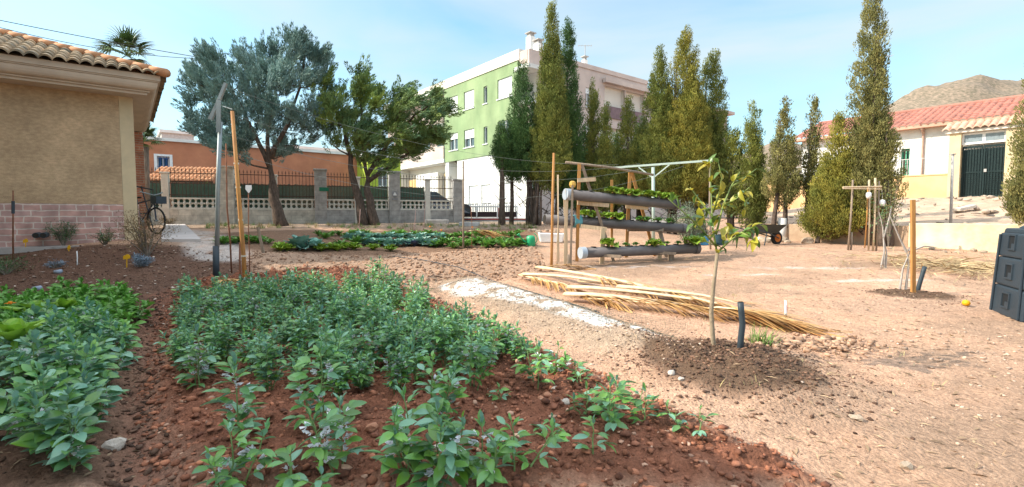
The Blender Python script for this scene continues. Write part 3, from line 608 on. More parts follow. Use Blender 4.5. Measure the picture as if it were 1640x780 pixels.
# smaller things on and by it
def simple_house(name, label, px0, px1, ytop, Y, ybase, mat, roofmat=None, depth=5, wins=()):
    a = W(px0, ybase, Y); k = K(px1); t = (k * a[1] - a[0]) / (AX[0] - k * AX[1]); z1 = W(px0, ytop, Y)[2] - a[2]
    o = thing(name, label, 'house', a, GR); mb = MB(); wl = [(t * w[0], z1 * w[1], t * w[2], z1 * w[3]) for w in wins]; wall_holes(mb, t, z1, .16, wl, z0=-.5, off=0); mb.box(0, .17, -.5, t, depth, z1 - .01); mb.build('wall', mat, o)
    for w in wl: window(o, 'x', 0, *w, wframe, glass)
    mb = MB(); mb.box(-.1, -.1, z1 + .003, t + .1, depth + .1, z1 + .18); mb.build('roof', roofmat or white, o); return o
simple_house('white_house', 'white flat roofed house above the orange house at the far left', 262, 316, 212, 30, 300, pm('greyish_white', (.66, .60, .56)), wins=((.3, .72, .5, .9),))
simple_house('pale_house', 'pale house behind the blue green conifer', 455, 560, 236, 33, 300, cream, wins=((.2, .5, .35, .8), (.6, .5, .75, .8)))
simple_house('lime_house', 'bright yellow green low house next to the apartment block', 590, 643, 250, 29, 330, pm('lime_render', (.42, .52, .06), (.36, .46, .05)), wins=((.3, .4, .6, .8),))
po = W(232, 288, 20.9); pr = thing('tiled_porch', 'small porch with an orange tile roof below the blue window', 'porch', po, R(14))
tile_roof('roof', tile_or, pr, (0, 0, 0), (1, 0), (0, 1), 24, 2.55, 1.5, per=.17, row=.3, amp=.06)
mb = MB(); mb.box(.05, 0.1, -2.2, .15, .2, -.01); mb.box(2.4, .1, -2.2, 2.5, .2, -.01); mb.box(0, .08, -.08, 2.55, .14, -.012); mb.build('post', pm('dark_wood', (.12, .07, .05)), pr)
# parked car behind the fence
cp = fpos(702) + fn * 2.6; car = thing('parked_car', 'dark parked car glimpsed behind the end of the fence', 'car', (cp[0], cp[1], float(g0(*cp)) + .03), FR)
cpaint = pm('dark_car_paint', (.02, .025, .035), rough=.25, spec=.7); rubber = pm('rubber', (.025, .025, .025), rough=.8)
def section(pts, w0, w1): return [(x_, -w1 if z_ > .9 else -w0, z_) for x_, z_ in pts], [(x_, w1 if z_ > .9 else w0, z_) for x_, z_ in pts]
prof = [(-2, .3), (2, .3), (2.05, .55), (1.9, .78), (1.0, .92), (.35, 1.38), (-1.1, 1.42), (-1.8, .98), (-2.05, .85)]
a, b_ = section(prof, .85, .68); mb = MB(); mb.prism(a, b_); mb.build('body', cpaint, car, bevel=.05)
mb = MB(); mb.prism([(.95, -.72, .95), (.35, -.69, 1.33), (-1.0, -.69, 1.36), (-1.6, -.72, .98)][::-1], [(.95, -.80, .95), (.35, -.72, 1.33), (-1.0, -.72, 1.36), (-1.6, -.80, .98)][::-1]); mb.build('side_window', glass, car)
for x_ in (-1.25, 1.3):
    for y_ in (-.8, .66):
        mb = MB(); mb.tube([(x_, y_, .31), (x_, y_ + .16, .31)], .31, 18); w_ = mb.build('wheel', rubber, car); mb = MB(); mb.tube([(x_, y_ - .012, .31), (x_, y_ + .17, .31)], .18, 12); mb.build('rim', grey_pl, w_)
mb = MB(); mb.box(1.95, -.7, .6, 2.06, -.4, .72); mb.build('headlight', wframe, car); mb = MB(); mb.box(1.95, .4, .6, 2.06, .7, .72); mb.build('headlight', wframe, car)
# ================================================================== RIGHT BUILDING, TERRACE, LOW WALL
RO = np.array([18.7, 19.6, 1.9]); 
def ur(px, O=RO): k = K(px); return (O[0] - k * O[1]) / (-BX[0] + k * BX[1])
rb = thing('tiled_house', 'low white house with a red tiled roof and ochre base band on the right', 'house', RO, GR)
ochre = pm('ochre_band', (.76, .49, .25), (.66, .41, .21), scale=1.2, rough=.9, bump=.1, big=.15, bigs=.8)
rw = [(ur(1442), 1.1, ur(1428), 2.3), (ur(1330), 1.0, ur(1318), 2.2), (ur(1290), 1.0, ur(1280), 2.2)]
ye = ur(1268)
mb = MB(); wall_holes(mb, ye, 3.2, .16, rw, z0=.9, x0=-6, axis='y', off=.9); mb.build('wall', white, rb)
mb = MB(); mb.box(1.2, -6, -.3, 6.5, ye - .003, 3.19); mb.box(.899, -6, -.3, 1.19, ye, .897); mb.build('rear_wall', white, rb)
gfr = pm('green_frame', (.10, .35, .22))
for q in rw: window(rb, 'y', .9, *q, gfr, glass, bars=iron)
tile_roof('roof', tile_red, rb, (.45, ye + .35, 3.22), (0, -1), (1, 0), 19, ye + 6.5, 3.4, per=.25, row=.4, amp=.07, seed=8, res=6)
mb = MB(); mb.box(.44, -6.1, 3.10, .9, ye + .3, 3.215); mb.build('eave', pm('eave_paint', (.62, .36, .26)), rb)
mb = MB(); mb.tube([(3.86, -6, 4.42), (3.86, ye + .3, 4.42)], .11, 8); mb.build('ridge', tile_red, rb)
mb = MB(); mb.tube([(.84, ur(1463), 3.1), (.84, ur(1463), 0.1)], .045, 8); mb.tube([(.5, ur(1463), 3.08), (.84, ur(1463), 2.9)], .045, 8); mb.build('downpipe', pm('pipe_paint', (.55, .36, .28)), rb)
# ochre boundary wall with gate piers and canopy
bw_ = thing('ochre_wall', 'ochre garden wall with a light rail on top in front of the white house', 'wall', RO, GR)
y0_, y1_ = ur(1515), ur(1196)
mb = MB(); mb.box(-.1, y0_, -.5, .1, y1_, .98); mb.box(-.13, y0_, .983, .13, y1_, 1.03); mb.build('wall', ochre, bw_)
mb = MB(); u = y0_ + .1
while u < y1_ - .1: mb.box(-.01, u, 1.033, .01, u + .018, 1.75); u += .16
mb.box(-.0095, y0_, 1.72, .0095, y1_, 1.745); mb.build('railing', pm('pale_iron', (.62, .60, .56)), bw_)
gt = thing('garden_gate', 'black iron double gate between cream piers under a small tiled canopy', 'gate', RO, GR)
ga, gb_ = ur(1603), ur(1535)
for a, b_ in ((ga - .45, ga - .02), (gb_ + .02, y0_ - .004)):
    mb = MB(); mb.box(-.22, a, -.3, .22, b_, 2.62); mb.box(-.25, a - .02, -.3, .25, b_ + .002, .04); mb.build('pier', quoin, gt, bevel=.01)
blk = pm('black_gate', (.015, .03, .03), (.01, .02, .02), rough=.4)
mb = MB(); c_ = (ga + gb_) / 2
for a, b_ in ((ga, c_ - .01), (c_ + .01, gb_)):
    mb.box(0, a, .03, .03, b_, .1); mb.box(0, a, 2.0, .03, b_, 2.08); mb.box(0, a, .1, .03, a + .05, 2.0); mb.box(0, b_ - .05, .1, .03, b_, 2.0); mb.box(.01, a + .05, 1.0, .028, b_ - .05, 1.06)
    for i in range(6): u = a + .05 + (b_ - a - .1) * (i + .5) / 6; mb.box(.005, u - .01, .1, .025, u + .01, 2.0)
    for i in range(11): z = .15 + i * .085; mb.bar((.033, a + .05, z), (.033, b_ - .05, z + .05), .012, .03, ref=(1, 0, 0)); mb.bar((.036, a + .05, z + .05), (.036, b_ - .05, z), .012, .03, ref=(1, 0, 0))
mb.box(.035, a + .04, .1, .045, b_ - .04, 1.0); mb.box(.04, ga, .03, .05, gb_, 1.95)
mb.build('gate_leaf', blk, gt)
mb = MB(); mb.box(-.02, c_ - .12, 1.02, -.003, c_ - .04, 1.14); mb.build('lock', grey_pl, gt)
mb = MB(); mb.box(-.05, ga - .02, 2.15, .05, gb_ + .02, 2.6); mb.build('transom', wframe, gt)
for a, b_ in ((ga + .05, c_ - .05), (c_ + .05, gb_ - .05)): mb = MB(); mb.box(-.062, a, 2.24, -.052, b_, 2.52); mb.build('transom_pane', pm('grey_glass', (.25, .30, .33), rough=.2), gt)
mb = MB(); mb.box(-.32, ga - .55, 2.623, .34, y0_ + .12, 2.72); mb.build('canopy_slab', cream, gt)
tile_roof('canopy_roof', pm('pink_tile', (.62, .40, .29), (.48, .29, .20), scale=3, rough=.85), gt, (-.42, y0_ + .2, 2.73), (0, -1), (1, 0), 22, y0_ - ga + .9, .9, per=.24, row=.4, amp=.09, seed=9)
# low yellow wall
LO = np.array([11.43, 11.5]); 
def ul(px): k = K(px); return (LO[0] - k * LO[1]) / (-BX[0] + k * BX[1])
lw = thing('low_wall', 'low pale yellow rendered wall retaining the rubble bank on the right', 'wall', (LO[0], LO[1], 0), GR)
ylw = pm('yellow_render', (.76, .62, .42), (.64, .51, .33), scale=2.5, rough=.95, bump=.4, big=.2, bigs=1.2)
a, b_, e_ = ul(1760), ul(1455), ul(1200)
mb = MB(); mb.box(0, a, .1, .22, b_, 1.0); mb.build('wall', ylw, lw, bevel=.02)
mb = MB(); mb.box(.04, b_ + .002, .1, .24, e_, .93); mb.build('wall', pm('ruined_render', (.46, .34, .23), (.36, .24, .16), scale=3, rough=.95, bump=.6), lw, bevel=.02)
mb = MB(); mb.box(-.02, a, .985, .002, b_, 1.006)
# bank
nu_, nv_ = 120, 60; U, Vv = np.meshgrid(np.linspace(a, e_ + 1, nu_), np.linspace(0, 1, nv_))
base = LO[None, None, :] + AX * .2 + BX * U[..., None]; topl = RO[:2][None, None, :] + BX * (U[..., None] - 0) - AX * .1
# distance to house line measured along A
dA = (RO[:2] - LO) @ AX
PX = base + AX * (Vv[..., None] * (dA - .2)); zz = .92 + (1.9 - .92) * sm(Vv * 1.05) + .10 * fbm(PX[..., 0] * 1.2, PX[..., 1] * 1.2, 3, 5) * np.sin(np.pi * np.clip(Vv, 0, 1)) * 1.6
ib = np.arange(U.size).reshape(U.shape); FB = np.stack([ib[:-1, :-1], ib[:-1, 1:], ib[1:, 1:], ib[1:, :-1]], -1).reshape(-1, 4)
bankm = pm('bank_soil', (.56, .40, .28), (.34, .25, .18), scale=2.2, rough=.95, bump=.8, bscale=14, detail=10)
bo = np_obj('bank', np.stack([PX[..., 0], PX[..., 1], zz], -1).reshape(-1, 3), FB, bankm, smooth=True); tag(bo, kind='structure')
rgr = np.random.default_rng(77); P = []
for i in range(170):
    u = rgr.uniform(a, e_); v = rgr.uniform(.02, .98) ** 1.0; p = LO + AX * (.25 + v * (dA - .5)) + BX * u; P.append((p[0], p[1], .95 + .98 * float(sm(v * 1.05))))
V_, F_ = rocks(np.array(P), rgr.uniform(.03, .15, 170), rgr, .5); rub = np_obj('rubble', V_, F_, pm('rubble_stone', (.46, .37, .29), (.30, .23, .18), scale=2, island=.25, bump=.4)); tag(rub, 'broken stones and rubble strewn over the bank below the ochre wall', 'rubble', kind='stuff')
# utility post on the bank
p = W(1523, 355, 13.2); q = W(1526, 248, 13.2); t = thing('metal_post', 'thin grey metal post standing on the bank left of the black gate', 'post', p); mb = MB(); mb.tube([p - [0, 0, .3], q], .035, 8); mb.build('pole', grey_pl, t, smooth=True); mb = MB(); mb.box(q[0] - .05, q[1] - .05, q[2] + .002, q[0] + .05, q[1] + .05, q[2] + .03); mb.build('cap', grey_pl, t)
# ================================================================== TREES
bark_g = pm('grey_bark', (.26, .21, .17), (.12, .10, .08), scale=6, rough=.95, bump=.8, bscale=18, stretch=(3, 3, .6))
bark_d = pm('dark_bark', (.15, .105, .08), (.06, .045, .035), scale=8, rough=.95, bump=.9, bscale=20, stretch=(2, 2, .8))
cyp_d = pm('cypress_dark', (.10, .19, .055), (.045, .10, .03), scale=1.6, rough=.75, island=.22, detail=4, big=.25, bigs=1.1)
cyp_o = pm('cypress_olive', (.27, .28, .06), (.12, .155, .036), scale=1.8, rough=.75, island=.22, detail=4, big=.25, bigs=1.1)
cyp_b = pm('cypress_brown', (.29, .26, .09), (.14, .15, .05), scale=2.2, rough=.8, island=.22, detail=4, big=.25, bigs=1.1)
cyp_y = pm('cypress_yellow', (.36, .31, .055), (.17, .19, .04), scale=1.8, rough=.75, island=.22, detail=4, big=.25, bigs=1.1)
def cypress(label, px, ytop, Y, hw, ybot, seed, mat, spires=3, spread=.5, sparse=1.0, lean=0, group='cypress trees in the row behind the garden', trunks=1, twhite=None, taper=.62, zbase=None):
    r = np.random.default_rng(seed); k = (px - 820) / FPX; x0 = k * Y; z0 = float(g0(x0, Y)) if zbase is None else zbase
    zt = W(px, ytop, Y)[2]; zb = W(px, ybot, Y)[2]; Rm = hw / FPX * Y * (1.26 if 1000 < px < 1180 else 1.14)
    t = thing('cypress', label, 'tree', (x0, Y, z0), group=group)
    sp = [(0, 0, zt, Rm * (.78 if spires > 1 else 1), zb)]
    for i in range(spires - 1):
        a = r.uniform(0, 6.28); d = Rm * spread * r.uniform(.6, 1.1); sp.append((d * math.cos(a), d * math.sin(a) * .8, zb + (zt - zb) * r.uniform(.38, .82), Rm * r.uniform(.45, .62), zb + r.uniform(0, .5)))
    C_ = []; Dd = []; core = MB()
    for (sx, sy, st, sr, sb) in sp:
        h = st - sb
        def prof(u): return sr * np.minimum(1, ((1 - u) ** taper) * 1.12) * (.55 + .45 * sm(np.asarray(u) / .12))
        nc = int(2 * math.pi * sr * h * .62 * 39 * sparse) + 30
        u = r.uniform(0, 1, nc * 2) ; keep = r.uniform(0, 1, nc * 2) < (prof(u) / sr + .12); u = u[keep][:nc]; a = r.uniform(0, 6.28, len(u))
        # lobes that swell and sink make the light and dark masses
        lob = 1 + .20 * np.sin(a * 3 + u * 9 + seed) * np.sin(u * 23 + seed) + .28 * vnoise(a * 1.3 + 7, u * h * 1.5, seed)
        rr = prof(u) * lob * np.where(r.uniform(0, 1, len(u)) < .34, r.uniform(.15, .75, len(u)), r.uniform(.84, 1.01, len(u)))
        lx = lean * u * (st - z0)
        C_.append(np.stack([x0 + sx * (1 - u * .5) + rr * np.cos(a) + lx, Y + sy * (1 - u * .5) + rr * np.sin(a), sb + u * h - .06], 1))
        Dd.append(np.stack([np.cos(a) * .42, np.sin(a) * .42, np.ones(len(u))], 1))
        if False:
            pts = []; rad = []
            for q in np.linspace(0, .8, 9): pts.append((x0 + sx * (1 - q * .5) + lean * q * (st - z0), Y + sy * (1 - q * .5), sb + .12 + q * h)); rad.append(float(prof(q)) * .42)
            core.tube(pts, rad, 9, jit=.2, rng=r)
    Cc = np.concatenate(C_); Dd = unit(np.concatenate(Dd)); m = len(Cc); n = 64
    cr = r.uniform(.08, .17, m) * (1 if sparse > .6 else .9)
    base = np.repeat(Cc, n, 0); dr = np.repeat(Dd, n, 0); rad = np.repeat(cr, n); v = unit(r.normal(size=(m * n, 3)))
    al = r.uniform(-1.2, 1.3, m * n); v = v * np.sqrt(np.clip(1 - np.abs(al[:, None]) / 1.6, .08, 1))
    pos = base + v * rad[:, None] * .85 + dr * (al * rad)[:, None] * 1.1
    d = unit(dr * 1.3 + v * .45 + r.normal(size=v.shape) * .15); nn = unit(v + r.normal(size=v.shape) * .4)
    V, F = leaves(pos, d, nn, r.uniform(.045, .078, m * n), r.uniform(.018, .029, m * n))
    if False:
        cv = np.concatenate(core.v); ct = [f for f in core.f if len(f) == 4]; F = np.concatenate([F, np.array(ct) + len(V)]); V = np.concatenate([V, cv])
    np_obj('crown', V, F, mat, t)
    mb = MB(); zt2 = zb + (zt - zb) * .8
    for i in range(trunks):
        o = np.array([0, 0, 0]) if trunks == 1 else np.array([r.uniform(-Rm, Rm) * .8, r.uniform(-.25, .25), 0]); w = r.uniform(.045, .09) if trunks > 1 else .07 + .012 * (zt - z0)
        a_ = np.array([x0, Y, z0 - .2]) + o; b_ = np.array([x0, Y, zt2 if i == 0 else zb + .9]) + o * .6 + [lean * (zt2 - z0), 0, 0]; m_ = (a_ + b_) / 2 + [r.uniform(-.08, .08), 0, 0]
        mb.tube([a_, a_ * .8 + b_ * .2 + [r.uniform(-.04, .04), 0, 0], m_, b_], [w * 1.4, w, w * .8, .015], 8, jit=.12, rng=r)
    # bare side twigs under the crown
    for i in range(int(6 * trunks)):
        a = r.uniform(0, 6.28); z = r.uniform(z0 + .2, zb + .4); p = np.array([x0 + r.uniform(-Rm, Rm) * .3, Y, z]); mb.tube([p, p + [math.cos(a) * Rm * .8, math.sin(a) * .3, r.uniform(.2, .6)]], [.014, .005], 5)
    mb.build('trunk', bark_d, t, smooth=True)
    if twhite:
        mb = MB(); mb.tube([(x0, Y, z0 - .1), (x0 + .01, Y, z0 + twhite)], [.15, .12], 10); mb.build('limewash', white, t, smooth=True)
    return t
cypress('dark green cypress with a low side lobe, leftmost of the row beside the green facade', 836, 102, 17.6, 29, 285, 1, cyp_d, 4, .5, trunks=3, taper=.5)
cypress('small dark bushy cypress sprout at the far left foot of the row', 803, 196, 17.3, 15, 262, 2, cyp_d, 2, .5, trunks=1)
cypress('narrow dark cypress filling the gap left of the tallest central pair', 857, 168, 18.6, 13, 300, 3, cyp_d, 1, trunks=1)
cypress('tallest slender olive green cypress in front of the pinkish corner', 880, 8, 17.2, 33, 300, 4, cyp_o, 5, .45, trunks=4, taper=.72, lean=.006)
cypress('tall pointed dark green cypress right of the tallest central one', 908, 33, 17.7, 33, 325, 5, cyp_d, 4, .45, trunks=3, taper=.66)
cypress('short pointed olive cypress against the pink facade', 948, 128, 17.8, 21, 330, 6, cyp_o, 2, .5, trunks=1, taper=.8)
cypress('small olive cypress with a blunt top right of the short pointed one', 968, 168, 17.3, 20, 335, 7, cyp_o, 2, .4, trunks=1, taper=.7)
cypress('thin leaning olive cypress in front of the purple balcony', 1003, 160, 17.6, 22, 330, 8, cyp_o, 3, .5, trunks=1, taper=.6)
cypress('broad olive cypress with a fine tip right of the purple balcony', 1048, 76, 17.4, 37, 322, 9, cyp_o, 5, .55, trunks=2, lean=.015, taper=.8)
cypress('tall full olive cypress with lit yellow shoulders behind the clothes line post', 1092, 46, 17.2, 44, 322, 10, cyp_y, 6, .55, trunks=3, taper=.66)
cypress('dense dark topped cypress at the right end of the tall central group', 1135, 86, 17.6, 31, 320, 11, cyp_o, 4, .5, trunks=2, taper=.5)
cypress('low narrow cypress directly right of the tall central group', 1170, 205, 16.6, 17, 340, 12, cyp_o, 1, trunks=1, taper=.5)
cypress('mid sized cypress with a ragged tip behind the wheelbarrow', 1201, 165, 16.2, 23, 358, 13, cyp_o, 3, .5, trunks=1)
cypress('ragged open cypress with bare side branches and limewashed trunk', 1252, 160, 15.3, 26, 325, 14, cyp_b, 3, .7, sparse=.5, trunks=2, twhite=.7, taper=.7)
cypress('thin see-through cypress between the ragged one and the giant one', 1297, 154, 15.2, 17, 335, 15, cyp_b, 2, .5, sparse=.55, trunks=2, twhite=.6, taper=.55)
cypress('giant cypress rising out of the top of the picture on the right', 1384, -14, 13.6, 34, 345, 16, cyp_b, 5, .4, trunks=2, taper=.55, lean=-.002)
cypress('bushy cypress with rusty green foliage leaning on the giant one', 1338, 185, 13.9, 42, 372, 17, cyp_y, 6, .6, trunks=2, taper=.8)
cypress('brownish cypress with thin foliage right of the giant one', 1412, 182, 13.3, 27, 340, 18, cyp_b, 3, .5, sparse=.5, trunks=2, taper=.5)
cypress('large cypress cut by the right edge of the picture behind the compost bin', 1654, 88, 10.6, 32, 352, 19, cyp_b, 4, .4, trunks=1, taper=.5)
for (px, yt, Y, hw, yb, sd_) in ((927, 240, 19.2, 22, 335, 31), (985, 215, 19.4, 26, 330, 32), (1025, 190, 19.3, 24, 330, 33), (1075, 180, 19.3, 28, 330, 34), (1115, 170, 19.3, 24, 330, 35)):
    cypress('darker second row cypress half hidden behind the olive cypresses', px, yt, Y, hw, yb, sd_, cyp_d, 2, .5, trunks=1, group='half hidden cypresses of the second row')
# ---- spreading conifers
def conifer(name, label, trunkpx, Y, polyp, zthick, seed, mat, nn, tuft, bark, group=None, tr0=.2, sweep=(0, 0), lvl=.11):
    r = np.random.default_rng(seed); paths = []
    b0 = W(*trunkpx[0][0], Y); b0[2] = float(g0(b0[0], Y)); t = thing(name, label, 'tree', b0, group=group); nodes = []; mbt = MB()
    for tp in trunkpx:
        pts = [W(px, py, Y) for px, py in tp]
        if tp[0][1] > 345: pts[0][2] = float(g0(pts[0][0], Y)) - .1
        rad = [tr0 * (1 - .75 * i / (len(pts) - 1)) * (1.25 if i == 0 else 1) for i in range(len(pts))]
        sub = []; sr = []
        for i in range(len(pts) - 1):
            for k in range(3): sub.append(pts[i] + (pts[i + 1] - pts[i]) * k / 3 + r.normal(size=3) * .02); sr.append(rad[i] + (rad[i + 1] - rad[i]) * k / 3)
        sub.append(pts[-1]); sr.append(rad[-1])
        if tp is not trunkpx[0] and (tp[0][1] < 345): sr = [w_ * .42 for w_ in sr]
        elif tp is trunkpx[0]: sr = [w_ * (1 if i_ < 5 else .62) for i_, w_ in enumerate(sr)]
        mbt.tube(sub, sr, 10, jit=.1, rng=r)
        for q, w in zip(sub[4:], sr[4:]): nodes.append((q, w))
    P = np.array(polyp, float); cand = []
    while len(cand) < nn:
        px, py = r.uniform(P[:, 0].min(), P[:, 0].max()), r.uniform(P[:, 1].min(), P[:, 1].max()); s_ = float(sdist(P, np.array([px]), np.array([py]))[0])
        if s_ < 8: continue
        edge = min(1, s_ / 70); cand.append(W(px, py, Y + r.uniform(-1, 1) * zthick * (.35 + .65 * edge)))
    base = nodes[0][0]; cand = sorted(cand, key=lambda c: np.linalg.norm(c - base)); tufts = []; dirs = []
    mbb = MB()
    for c in cand:
        best = min(nodes, key=lambda q: np.linalg.norm(c - q[0]) + 1.5 * max(0, q[0][2] - c[2] + .1)); q, w = best; d = c - q; l = np.linalg.norm(d)
        w2 = max(.011, min(w * .5, .014 + .014 * l)); mid = q + d * .5 + [0, 0, -.06 * l]; mbb.tube([q, mid, c], [w2 * 1.3, w2, w2 * .6], 5); nodes.append((mid, w2)); nodes.append((c, w2 * .7))
        du = unit(d); out = unit(np.array([c[0] - base[0], c[1] - base[1], .3]))
        pd = unit(du * .5 + out * .4 + np.array([sweep[0], 0, .75 + sweep[1]]))
        for k in range(tuft):
            s = r.uniform(.45, 1.05); tufts.append(q + d * s + r.normal(size=3) * np.array([.13, .13, .08])); dirs.append(unit(pd + r.normal(size=3) * .33))
        tufts.append(c); dirs.append(pd)
    T = np.array(tufts); D = np.array(dirs); m = len(T); n = 64; ln = r.uniform(.28, .58, m)
    al = r.uniform(0, 1, (m, n)); v = unit(r.normal(size=(m, n, 3))); ra = (.055 * np.sin(np.pi * np.clip(al * .8 + .15, 0, 1)) + .008)[..., None]
    pos = (T[:, None] + D[:, None] * (al * ln[:, None])[..., None] + v * ra).reshape(-1, 3); dd = unit(D[:, None] * 1.3 + v * .42).reshape(-1, 3); n3 = unit(r.normal(size=(m * n, 3)))
    V, F = leaves(pos, dd, n3, r.uniform(.07, .13, m * n), r.uniform(.018, .030, m * n))
    np_obj('crown', V, F, mat, t); tk = mbt.build('trunk', bark, t, smooth=True); mbb.build('branches', bark, t, smooth=True); return t
con_b = pm('blue_conifer', (.27, .40, .36), (.09, .16, .14), scale=1.3, rough=.7, island=.2, detail=4, big=.25, bigs=1.1)
con_g = pm('green_conifer', (.30, .37, .07), (.09, .19, .11), scale=.8, rough=.7, island=.2, detail=4, big=.25, bigs=1.1)
poly1 = [(288, 165), (300, 128), (318, 72), (345, 66), (372, 95), (398, 50), (425, 78), (440, 60), (470, 55), (487, 38), (503, 68), (528, 80), (522, 120), (545, 120), (540, 175), (520, 205), (525, 235), (455, 262), (415, 245), (380, 268), (340, 245), (305, 245), (296, 205)]
conifer('blue_conifer', 'broad blue green conifer with a single leaning trunk in front of the fence', [[(452, 360), (440, 320), (433, 270), (430, 220), (432, 150), (440, 95)], [(433, 268), (405, 210), (380, 160), (360, 120)], [(433, 255), (460, 200), (480, 140), (488, 90)]], 17.0, poly1, 1.9, 11, con_b, 155, 11, bark_d, tr0=.19)
poly2 = [(500, 150), (512, 90), (530, 118), (556, 125), (570, 84), (576, 66), (584, 88), (592, 112), (600, 130), (632, 118), (615, 140), (668, 122), (700, 150), (742, 180), (722, 200), (716, 232), (690, 238), (648, 262), (625, 282), (560, 262), (520, 250), (505, 200)]
conifer('windswept_conifer', 'windswept green conifer with two dark trunks and branches sweeping right', [[(600, 362), (592, 320), (585, 270), (580, 200), (575, 120)], [(583, 350), (570, 300), (560, 250), (545, 180)], [(588, 280), (625, 225), (665, 185), (700, 160)], [(590, 290), (640, 255), (690, 225), (712, 205)]], 17.2, poly2, 1.5, 12, con_g, 112, 11, bark_d, tr0=.16, sweep=(.75, -.5))
# ---- fan palms behind the house
pg = pm('palm_green', (.12, .20, .06), (.05, .10, .03), scale=2, rough=.5, island=.3, spec=.5)
def fan_palm(label, px, py, Y, rad, seed, nf=16, zb=None):
    r = np.random.default_rng(seed); top = W(px, py, Y); t = thing('fan_palm', label, 'palm', (top[0], top[1], float(g0(top[0], top[1]))), group=None); V = []; F = []
    mb = MB(); mb.tube([(top[0], top[1], float(g0(top[0], top[1])) - .2), (top[0] + .05, top[1], top[2] - .2)], [.12, .10], 10, jit=.06, rng=r); mb.build('trunk', bark_g, t, smooth=True)
    sm_ = MB(); nb = 0
    for i in range(nf):
        a = i * 2.4 + r.uniform(-.3, .3); el = r.uniform(-.5, 1.25); d = np.array([math.cos(a) * math.cos(el), math.sin(a) * math.cos(el), math.sin(el)]); p = top + d * rad * .45
        sm_.tube([top, p], [.02, .012], 5); s = unit(np.cross(d, [0, 0, 1])); u = np.cross(s, d)
        for k in range(19):
            b = (k / 18 - .5) * 3.3; dk = d * math.cos(b) + s * math.sin(b); v_, f_ = blades([p], [dk + u * .1], [rad * .55 * r.uniform(.85, 1.05)], .05, .9 if el > .3 else 1.3, seg=4); F.append(f_ + nb); V.append(v_); nb += len(v_)
    np_obj('fronds', np.concatenate(V), np.concatenate(F), pg, t); sm_.build('petioles', pg, t)
fan_palm('fan palm whose crown shows above the old tile roof', 203, 88, 19, 1.15, 3, 20)
fan_palm('lower fan palm whose fronds show between the house and the orange house', 230, 226, 17.5, .75, 4, 16)
# ---- olive bush, dry shrubs, hedge
def shrub(name, label, cat, p, rx, rz, seed, mat, n=900, ll=.05, lw=.012, stem=bark_g, stems=14, up=.8, group=None, tall=0):
    r = np.random.default_rng(seed); t = thing(name, label, cat, p, group=group); p = np.array(p, float); mb = MB(); tips = []
    for i in range(stems):
        a = r.uniform(0, 6.28); k = r.uniform(.2, 1) ** .7; e = p + [math.cos(a) * rx * k, math.sin(a) * rx * k, tall + rz * (1.15 - .5 * k) * r.uniform(.75, 1.1)]; m_ = p + (e - p) * .5 + [0, 0, rz * .12]
        mb.tube([p + [0, 0, -.03], m_, e], [.010 * (1 + rx), .006, .002], 5); tips.append((p + [0, 0, tall], m_, e))
    mb.build('stems', stem, t); ix = r.integers(0, stems, n); s = r.uniform(.25, 1.05, n)[:, None]; A_ = np.array([q[0] for q in tips])[ix]; B_ = np.array([q[1] for q in tips])[ix]; E_ = np.array([q[2] for q in tips])[ix]
    pos = (1 - s) ** 2 * A_ + 2 * s * (1 - s) * B_ + s * s * E_ + r.normal(size=(n, 3)) * rx * .13; d = unit(unit(E_ - A_) * up + r.normal(size=(n, 3)) * .6)
    V, F = leaves(pos, d, r.normal(size=(n, 3)), r.uniform(.6, 1.2, n) * ll, r.uniform(.7, 1.2, n) * lw); np_obj('foliage', V, F, mat, t); return t
olv = pm('olive_leaf', (.21, .25, .17), (.11, .15, .09), scale=5, rough=.6, island=.35)
ros = pm('rosemary_leaf', (.11, .19, .07), (.055, .10, .04), scale=5, rough=.7, island=.35)
dry = pm('dry_shrub', (.27, .17, .09), (.12, .10, .045), scale=6, rough=.9, island=.4)
lav = pm('lavender_leaf', (.28, .34, .40), (.18, .24, .30), scale=8, rough=.8, island=.3)
hedge = pm('hedge_leaf', (.24, .34, .04), (.12, .22, .03), scale=3, rough=.6, island=.3)
p = W(1112, 0, 11.6); p[2] = float(g0(p[0], p[1])); shrub('olive_tree', 'young silvery olive tree behind the right end of the plant rack', 'tree', p, .55, .95, 5, olv, 3200, .06, .014, tall=.25, stems=26)
for (px, py, rx, rz, lab, mt, n, nm) in (
    (102, 394, .26, .55, 'upright dark green rosemary bush near the wall of the brown house', ros, 900, 'rosemary'),
    (168, 394, .24, .32, 'low dark green bush between the rosemary and the dry shrub', ros, 500, 'bush'),
    (236, 412, .62, .85, 'tall dry brown shrub at the house corner beside the bicycle', dry, 2200, 'dry_shrub'),
    (10, 398, .3, .25, 'dark green bush at the left edge of the picture below the wall', ros, 700, 'bush'),
    (8, 440, .40, .3, 'low green herb clump at the left edge of the picture on dark soil', ros, 800, 'herb'),
    (88, 432, .14, .10, 'little grey green herb tuft on the dark soil right of the yellow tag', lav, 260, 'herb'),
    (223, 432, .20, .17, 'grey blue lavender cushion next to the orange label', lav, 1300, 'lavender'),
    (272, 362, .28, .30, 'dry reddish bush at the foot of the fence behind the bicycle', dry, 700, 'dry_shrub'),
    (640, 350, .3, .3, 'dry leafless bush in front of the fence beside the windswept conifer', dry, 160, 'dry_shrub')):
    shrub(nm, lab, 'shrub', GP(px, py), rx, rz, px, mt, n, .055, .011)
q = fpos(330) + fn * .9; shrub('hedge_bush', 'bright yellow green hedge bush rising over the fence in front of the orange house', 'hedge', (q[0], q[1], .85), .5, 1.75, 9, hedge, 2600, .07, .04)
p = W(1440, 0, 13.0); p[2] = .4; shrub('dry_bush', 'thin leafless twiggy bush in front of the ochre wall right of the giant cypress', 'shrub', p, .35, 1.7, 10, cyp_b, 800, .07, .02, tall=.3, stems=16)
